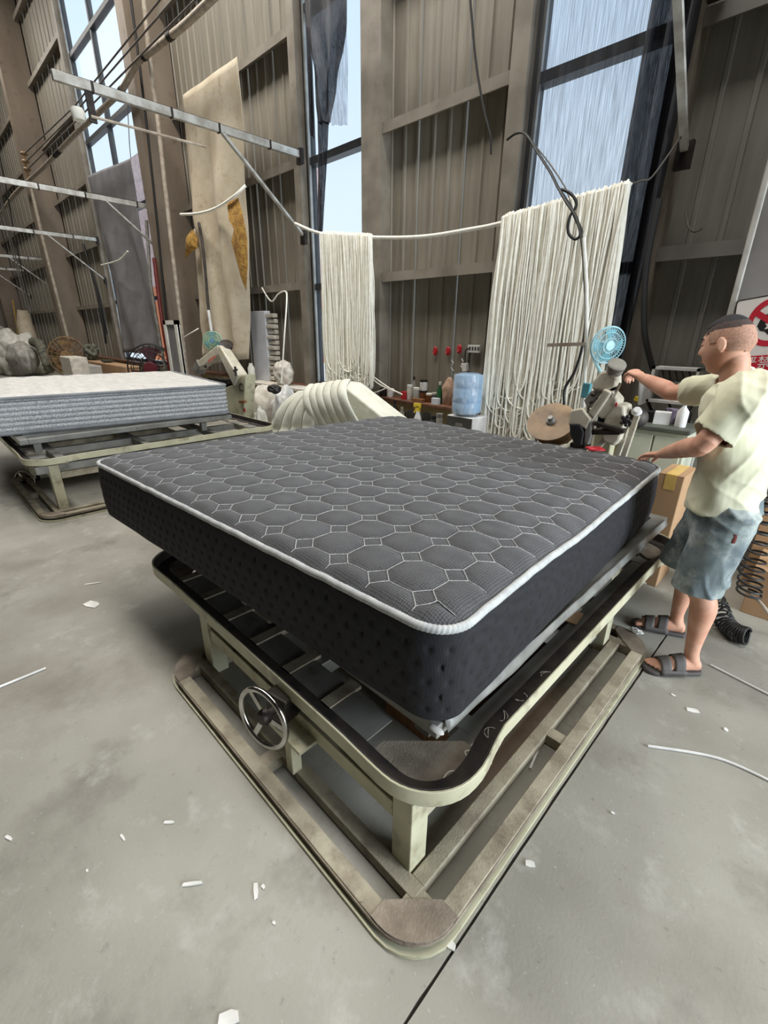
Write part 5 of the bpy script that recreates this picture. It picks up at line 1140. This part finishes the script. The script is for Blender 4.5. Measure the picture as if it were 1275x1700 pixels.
X3, Y3, Z3 = V((1, 0, 0)), V((0, 1, 0)), V((0, 0, 1))
# joints
HIPL, HIPR = V((-.215, 2.375, .86)), V((-.265, 2.555, .86))
KNL, KNR = V((-.245, 2.33, .49)), V((-.365, 2.62, .47))
ANL, ANR = V((-.187, 2.345, .085)), V((-.325, 2.645, .085))
SHL, SHR = V((-.262, 2.285, 1.33)), V((-.375, 2.635, 1.335))
ELL = PY(1166, 738, 2.185); WRL = PZ(1096, 754, .952); HAL = PZ(1068, 755, .926)
ELR = PY(1118, 652, 2.745); WRR = PY(1064, 626, 2.86); HAR = PY(1046, 616, 2.895)
NECK = V((-.345, 2.465, 1.375)); HEAD = V((-.405, 2.475, 1.512))
body = MB()
# torso (under the shirt)
body.loft([(V((-.24, 2.465, .80)), .09, .13, X3, Y3), (V((-.245, 2.465, .90)), .105, .155, X3, Y3), (V((-.255, 2.465, 1.05)), .10, .145, X3, Y3), (V((-.28, 2.463, 1.2)), .11, .17, X3, Y3), (V((-.305, 2.462, 1.31)), .10, .165, X3, Y3), (V((-.32, 2.462, 1.365)), .06, .09, X3, Y3)], 28)
limb(body, [(V((-.305, 2.465, 1.31)), .062), (NECK, .055), (NECK.lerp(HEAD, .5)+V((.014, 0, 0)), .053), (HEAD+V((.022, 0, -.03)), .055)], 36)
# arms
limb(body, [(SHL, .058), (SHL.lerp(ELL, .5), .046), (ELL, .041), (ELL.lerp(WRL, .25), .043), (ELL.lerp(WRL, .7), .034), (WRL, .026, .021)], 32)
limb(body, [(SHR, .058), (SHR.lerp(ELR, .5), .046), (ELR, .040), (ELR.lerp(WRR, .25), .043), (ELR.lerp(WRR, .7), .033), (WRR, .026, .023)], 32)
# legs
for h, k, a in ((HIPL, KNL, ANL), (HIPR, KNR, ANR)):
    calf = V((.022, 0, 0))
    limb(body, [(h, .085), (h.lerp(k, .5), .07), (k, .054), (k.lerp(a, .18)+calf, .053), (k.lerp(a, .32)+calf*1.2, .055), (k.lerp(a, .6)+calf*.6, .042), (k.lerp(a, .88), .032), (a, .034)], 36)
# feet
FD = {}
for nm, a, heel, toe in (('L', ANL, PZ(1150, 1112, .0), PZ(1062, 1108, .0)), ('R', ANR, PZ(1130, 1053, .0), PZ(1053, 1036, .0))):
    heel.z = toe.z = 0; d = (toe-heel).normalized(); heel = V((a.x, a.y, 0))-d*.055; toe = heel+d*.255; s_ = V((-d.y, d.x, 0)); FD[nm] = (heel, d, s_)
    up = V((0, 0, 1)); F = lambda t, z, y=0: heel+d*(.255*t)+up*z+s_*y
    body.loft([(F(.03, .045), .02, .02, s_, up), (F(.08, .05), .032, .033, s_, up), (F(.22, .058), .034, .042, s_, up), (F(.42, .052), .037, .038, s_, up), (F(.62, .040), .043, .026, s_, up), (F(.76, .033), .045, .018, s_, up), (F(.83, .031), .042, .014, s_, up)], 16)
    limb(body, [(a, .034), (F(.18, .055), .034)])
    big = 1 if nm == 'L' else -1    # big toe on the inner side (towards the other foot)
    sgn = -1 if (FD[nm][2].dot(V((0, 1, 0))) > 0) == (nm == 'R') else 1
    for j, (ln, r_) in enumerate(((.245, .0125), (.245, .0095), (.235, .009), (.222, .0085), (.205, .008))):
        y = sgn*(.033-.0165*j); limb(body, [(F(.76, .032, y), r_), (F(.76, 0)+d*(ln-.76*.255)*.5+up*.033+s_*y, r_), (heel+d*ln+up*.029+s_*y, r_*.9)], 10)
# hands
def hand(wr, palm_dir, palm_n, thumb_side, curl, spread=.0, L=.085):
    pd = palm_dir.normalized(); pn = (palm_n-pd*palm_n.dot(pd)).normalized(); sd_ = pd.cross(pn).normalized()*thumb_side
    c0 = wr; c1 = wr+pd*L
    body.loft([(c0, .026, .021, sd_, pn), (c0+pd*.025, .034, .019, sd_, pn), (c0+pd*.06, .042, .017, sd_, pn), (c1, .041, .0145, sd_, pn), (c1+pd*.008, .030, .010, sd_, pn)], 18)
    for j, (off, ln) in enumerate(((.030, .072), (.0105, .08), (-.0095, .074), (-.029, .058))):
        b = c1+sd_*off-pd*.012; p = [b]; ang = 0; dcur = pd
        for sgm_, cu in zip((.45, .32, .27), curl):
            ang += cu; dv = (pd*math.cos(ang)-pn*math.sin(ang)+sd_*spread*off*12).normalized(); p.append(p[-1]+dv*ln*sgm_*1.12)
        limb(body, [(p[0], .0095), (p[1], .0088), (p[2], .008), (p[3], .0068)], 10)
    tb = c0+pd*.028+sd_*.026; d1 = (pd*.72+sd_*.55-pn*.35).normalized(); d2_ = (pd*.85+sd_*.1-pn*.5).normalized()
    limb(body, [(tb, .014), (tb+d1*.036, .0115), (tb+d1*.036+d2_*.03, .010), (tb+d1*.036+d2_*.052, .008)], 10)
hand(WRL, (HAL-WRL)+V((-.01, .02, -.008)), V((.05, .0, 1)), 1, (.25, .35, .3), .15, .075)
hand(WRR, (HAR-WRR)+V((-.01, .01, .01)), V((.35, -.35, .85)), 1, (.7, .9, .7), 0, .07)
# head: a shaped egg with brow, nose, lips, chin and ears, turned towards the machine
hf = V((-.94, .30, -.16)).normalized(); hl = V((0, 0, 1)).cross(hf).normalized(); hu = hf.cross(hl)
def head_pt(th, ph, grow=0.0):
    d = V((math.sin(th)*math.cos(ph), math.sin(th)*math.sin(ph), math.cos(th)))   # x forward, y left, z up
    x, y, z = d.x*.094, d.y*.074, d.z*.118
    if x < 0: x *= 1.06; z *= 1
    if z < 0:                                                                     # jaw narrows and comes forward
        t = -z/.118; y *= 1-.30*t*t; x = x*(1-.14*t)+.018*t+(-.0)*t
        if x < 0: x *= 1-.35*t
    g = lambda a, b, c, s_: math.exp(-(((x-a)/s_)**2+((abs(y)-b)/s_)**2+((z-c)/s_)**2))
    gy = lambda b, c, sy, sz: math.exp(-((y-b)/sy)**2-((z-c)/sz)**2) if d.x > .2 else 0
    fx = .007*gy(0, .034, .05, .014)                                              # brow
    fx -= .010*(gy(.032, .012, .016, .012)+gy(-.032, .012, .016, .012))           # eye sockets
    nt_ = max(0, min(1, (.028-z)/.05)) if z > -.026 else max(0, 1-(-.026-z)/.008)
    fx += .025*nt_*math.exp(-(y/(.0085+.006*nt_))**2)*(1 if d.x > .2 else 0)      # nose
    fx += .0065*gy(0, -.052, .020, .006)+.006*gy(0, -.064, .018, .006)-.003*gy(0, -.058, .02, .0025)   # lips
    fx -= .004*gy(0, -.078, .025, .007); fx += .010*gy(0, -.098, .022, .014)      # chin
    fx += .004*(gy(.042, -.015, .018, .02)+gy(-.042, -.015, .018, .02))           # cheek bones
    p = V((x+fx, y, z)); 
    if grow: p += d*grow
    return HEAD+hf*p.x+hl*p.y+hu*p.z
NH, KH = 72, 54
hm = [head_pt(PI*i/(KH-1) if 0 < i < KH-1 else (1e-3 if i == 0 else PI-1e-3), 2*PI*j/NH) for i in range(KH) for j in range(NH)]
body.add(hm, [(i*NH+j, i*NH+(j+1) % NH, (i+1)*NH+(j+1) % NH, (i+1)*NH+j) for i in range(KH-1) for j in range(NH)]+[tuple(range(NH)), tuple((KH-1)*NH+j for j in range(NH-1, -1, -1))])
for s_ in (1, -1):                                                                # ears
    ec = HEAD+hf*(-.012)+hl*(s_*.074)+hu*(.0); out_ = (hl*s_*.75-hf*.5).normalized(); ex = (hf*.8+hl*s_*.45).normalized()
    body.loft([(ec-out_*.008, .010, .022, ex, hu), (ec+out_*.004, .015, .029, ex, hu), (ec+out_*.012, .017, .032, ex, hu), (ec+out_*.016, .015, .030, ex, hu)], 18)
PO = V((-.27, 2.47, 0))
pm = bake(body, 'person', .0038, 3, None, PO)
def earpit(co):
    return 0
per = put('person', pm, 'skin', None, False); per.location = PO
pm.polygons.foreach_set('use_smooth', [True]*len(pm.polygons))
tag(per, 'person in a pale yellow t-shirt and denim shorts working at the sewing machine', 'person')
# hair: crew cut cap and shaved fade
def cap(name, mask, grow, mat):
    K, N = 40, 64; mb = MB(); ids = {}; vs = []; fs = []
    for i in range(K):
        th = .02+(PI*.62)*i/(K-1)
        for j in range(N):
            ph = 2*PI*j/N; ids[i, j] = len(vs); vs.append(head_pt(th, ph, grow(th, ph)))
    for i in range(K-1):
        for j in range(N):
            th = .02+(PI*.62)*(i+.5)/(K-1); ph = 2*PI*(j+.5)/N; ph = ph-2*PI if ph > PI else ph
            if mask(th, ph): fs.append((ids[i, j], ids[i, (j+1) % N], ids[i+1, (j+1) % N], ids[i+1, j]))
    fs.append(tuple(ids[0, j] for j in range(N))) if mask(.01, 0) else None
    mb.add(vs, fs); me = mb.mesh(name, PO); bm = bmesh.new(); bm.from_mesh(me); bmesh.ops.delete(bm, geom=[v for v in bm.verts if not v.link_faces], context='VERTS'); bm.to_mesh(me); bm.free()
    return put(name, me, mat, per)
def hl_front(ph): return interp([(0, .93), (.5, .93), (.8, .95), (1.1, .80), (1.6, .74), (2.2, .74), (PI, .72)], abs(ph))
cap('hair', lambda th, ph: th < hl_front(ph), lambda th, ph: .004+.004*max(0, math.cos(ph))*max(0, min(1, th)), 'hair')
cap('hair_fade', lambda th, ph: hl_front(ph)-.1 < th < hl_front(ph)+.26 and abs(ph) > .75, lambda th, ph: .0038, M('dark_hair_fade', (78, 62, 56), .8, rgb2=(60, 48, 44), scale=140))
cap('hair_fade', lambda th, ph: hl_front(ph)+.10 < th < interp([(0, .3), (1.0, .3), (1.15, 1.5), (1.7, 1.45), (1.85, 1.78), (PI, 1.86)], abs(ph)), lambda th, ph: .0035, 'fade')
for s_ in (1, -1):
    eb = MB(); pts = [HEAD+hf*(.092-.010*((t-.4)/.6)**2-.004*(t > .5)-.012*t*t)+hl*(s_*(.014+.036*t))+hu*(.032+.006*math.sin(PI*t)) for t in np.linspace(0, 1, 8)]
    eb.tube(pts, [.002, .0035, .004, .004, .0038, .0032, .0026, .0015], 6); part('eyebrow', eb, 'hair', per)
    le = MB(); le.tube([HEAD+hf*(.081-.013*t*t)+hl*(s_*(.018+.028*t))+hu*(.010-.004*math.sin(PI*t)) for t in np.linspace(0, 1, 7)], .0018, 5); part('eyelashes', le, 'hair', per)
    part('eyelid', MB().ell(HEAD+hf*.072+hl*(s_*.032)+hu*.012, (.014, .014, .011), 14, 10), 'skin', per)
part('lips', MB().tube([HEAD+hf*(.097-.010*abs(t)**1.5)+hl*(t*.022)+hu*(-.058) for t in np.linspace(-1, 1, 9)], [.001, .003, .004, .0045, .0045, .0045, .004, .003, .001], 8), M('lip_skin', (170, 96, 84), .5), per)
# t-shirt
sh = MB()
sh.loft([(V((-.262, 2.465, .825)), .142, .215, X3, Y3), (V((-.262, 2.465, .90)), .140, .210, X3, Y3), (V((-.268, 2.465, 1.02)), .135, .20, X3, Y3), (V((-.285, 2.463, 1.14)), .137, .205, X3, Y3), (V((-.302, 2.462, 1.25)), .133, .212, X3, Y3), (V((-.315, 2.462, 1.325)), .112, .195, X3, Y3), (V((-.325, 2.462, 1.365)), .085, .14, X3, Y3), (V((-.335, 2.462, 1.392)), .066, .085, X3, Y3)], 36)
sl = ELL-SHL; slr = ELR-SHR
limb(sh, [(SHL+V((-.02, .06, .0)), .095), (SHL+sl*.1, .098), (SHL+sl*.45, .082, .09), (SHL+sl*.80, .068, .082)], 20)
limb(sh, [(SHR+V((.03, -.06, .0)), .095), (SHR+slr*.15, .084), (SHR+slr*.5, .068, .072), (SHR+slr*.78, .06, .066)], 20)
def wrinkle(co, n_):
    q = V((co.x*5, co.y*5, co.z*2.2)); w_ = .011*nz(q*1.6)+.008*nz(V((co.x*11+co.z*8, co.y*9, co.z*6-co.x*5)))+.006*(1-abs(nz(V((co.x*7-co.z*5, co.y*6, co.z*3)))*3))*.5
    def ridge(ph): return (1-abs(math.sin(ph)))**2
    m1 = max(0, min(1, nz(co*3.1+V((5, 2, 1)))*1.8+.45)); m2_ = max(0, min(1, nz(co*3.7+V((1, 7, 3)))*1.8+.4))
    w_ += .010*m1*ridge((co.x*.75+co.z*.66)*38+3.2*nz(co*5))+.009*m2_*ridge((co.x*.8-co.z*.25+co.y*.4)*34+3*nz(co*4+V((3, 3, 3))))
    return w_-.006
tm = bake(sh, 't_shirt', .006, 4, wrinkle, PO)
# open the hem, the cuffs and the neck
bm = bmesh.new(); bm.from_mesh(tm); kill = []
dl = sl.normalized(); dr_ = slr.normalized(); nk = (HEAD-NECK).normalized()
for f in bm.faces:
    c = f.calc_center_median()+PO
    cl = (c-SHL).dot(dl); crr = (c-SHR).dot(dr_)
    if c.z < .832+.05*(c.x+.12): kill.append(f)
    elif cl > sl.length*.70 and f.normal.dot(dl) > .45 and (c-SHL-dl*cl).length < .11 and ((c.x+.285)/.155)**2+((c.y-2.463)/.23)**2 > 1: kill.append(f)
    elif crr > slr.length*.72 and f.normal.dot(dr_) > .5 and (c-SHR-dr_*crr).length < .10 and c.x < -.44: kill.append(f)
    elif (c-NECK).dot(nk) > .002 and (c-NECK).length < .12: kill.append(f)
bmesh.ops.delete(bm, geom=kill, context='FACES')
be = [e for e in bm.edges if e.is_boundary]; bv = list({v for e in be for v in e.verts})
for _ in range(6): bmesh.ops.smooth_vert(bm, verts=bv, factor=.5, use_axis_x=True, use_axis_y=True, use_axis_z=True)
bm.to_mesh(tm); bm.free()
put('t_shirt', tm, 'shirt', per, False, solid=.004, bevel=0)['label'] = 'pale yellow short-sleeved t-shirt'
tm.polygons.foreach_set('use_smooth', [True]*len(tm.polygons))
# shorts
st_ = MB()
st_.loft([(V((-.25, 2.465, .91)), .115, .175, X3, Y3), (V((-.248, 2.465, .84)), .128, .19, X3, Y3), (V((-.248, 2.465, .76)), .13, .19, X3, Y3), (V((-.25, 2.465, .70)), .115, .165, X3, Y3)], 30)
for h, k in ((HIPL, KNL), (HIPR, KNR)):
    e_ = k+(k-h)*.10; e_.z = .435 if h is HIPL else .40
    limb(st_, [(h+V((0, 0, -.02)), .115, .11), (h.lerp(k, .4), .105, .108), (h.lerp(k, .75), .096, .102), (e_, .092, .102), (e_-V((0, 0, .04)), .09, .10)], 22)
def crease(co, n_): return .007*nz(V((co.x*8, co.y*8, co.z*5)))+.004*nz(V((co.x*20, co.y*20, co.z*9)))+.008*(1-abs(math.sin(co.z*32+co.x*24+4*nz(co*4))))**2*max(0, .4+1.5*nz(co*4))+.006*nz(V((3+co.z*14, co.x*4, co.y*4)))
dm = bake(st_, 'shorts', .007, 3, crease, PO)
bm = bmesh.new(); bm.from_mesh(dm); kill = []
for f in bm.faces:
    c = f.calc_center_median()+PO
    if c.z < (.452 if c.y < 2.475 else .425): kill.append(f)
    elif c.z > .90: kill.append(f)
bmesh.ops.delete(bm, geom=kill, context='FACES')
bv = list({v for e in bm.edges if e.is_boundary for v in e.verts})
for _ in range(6): bmesh.ops.smooth_vert(bm, verts=bv, factor=.5, use_axis_x=True, use_axis_y=True, use_axis_z=True)
bm.to_mesh(dm); bm.free()
shs = put('shorts', dm, 'denim', per, False, solid=.004); shs['label'] = 'washed grey blue denim shorts'; dm.polygons.foreach_set('use_smooth', [True]*len(dm.polygons))
part('pocket_opening', MB().tube(catmull([PY(1227, 848, 2.30), PY(1226, 868, 2.285), PY(1222, 888, 2.275), PY(1217, 902, 2.272)], 5), [.010]*5+[.013]*6+[.008]*5, 8, ecc=.4), 'maroon', shs, label='maroon pocket lining')
# sandals
for nm in ('L', 'R'):
    heel, d, s_ = FD[nm]; sole = []
    for t, wL in ((-.01, .018), (.03, .034), (.2, .038), (.45, .04), (.7, .052), (.88, .048), (.98, .034), (1.03, .015)): sole.append((t*.262, wL))
    poly = [heel+d*a+s_*b for a, b in sole]+[heel+d*a-s_*b for a, b in reversed(sole)]
    sd_ = part('sandal', MB().prism([(p.x, p.y) for p in poly], .0, .022), 'sandal', per, True, .005, label='grey rubber slide sandal')
    for t0, t1, hgt in ((.36, .54, .098), (.60, .78, .078)):
        def strapf(u, v, t0=t0, t1=t1, hgt=hgt):
            a = PI*u; t = t0+(t1-t0)*v+.02*math.cos(a); hh = hgt+(-.012*v); w_ = .050
            return heel+d*(.262*t)+s_*(w_*math.cos(a))+Z3*(.012+(hh-.012)*math.sin(a)**.75)
        part('strap', MB().grid(strapf, 22, 5), 'sandal', sd_, True, solid=.006)
    def sidef(u, v, s1=1):
        return heel+d*(.262*(.34+.46*u))+s_*(s1*.0505)+Z3*(.012+.028*v)
    for s1 in (1, -1): part('strap', MB().grid(lambda u, v, s1=s1: sidef(u, v, s1), 8, 3), 'sandal', sd_, True, solid=.006)
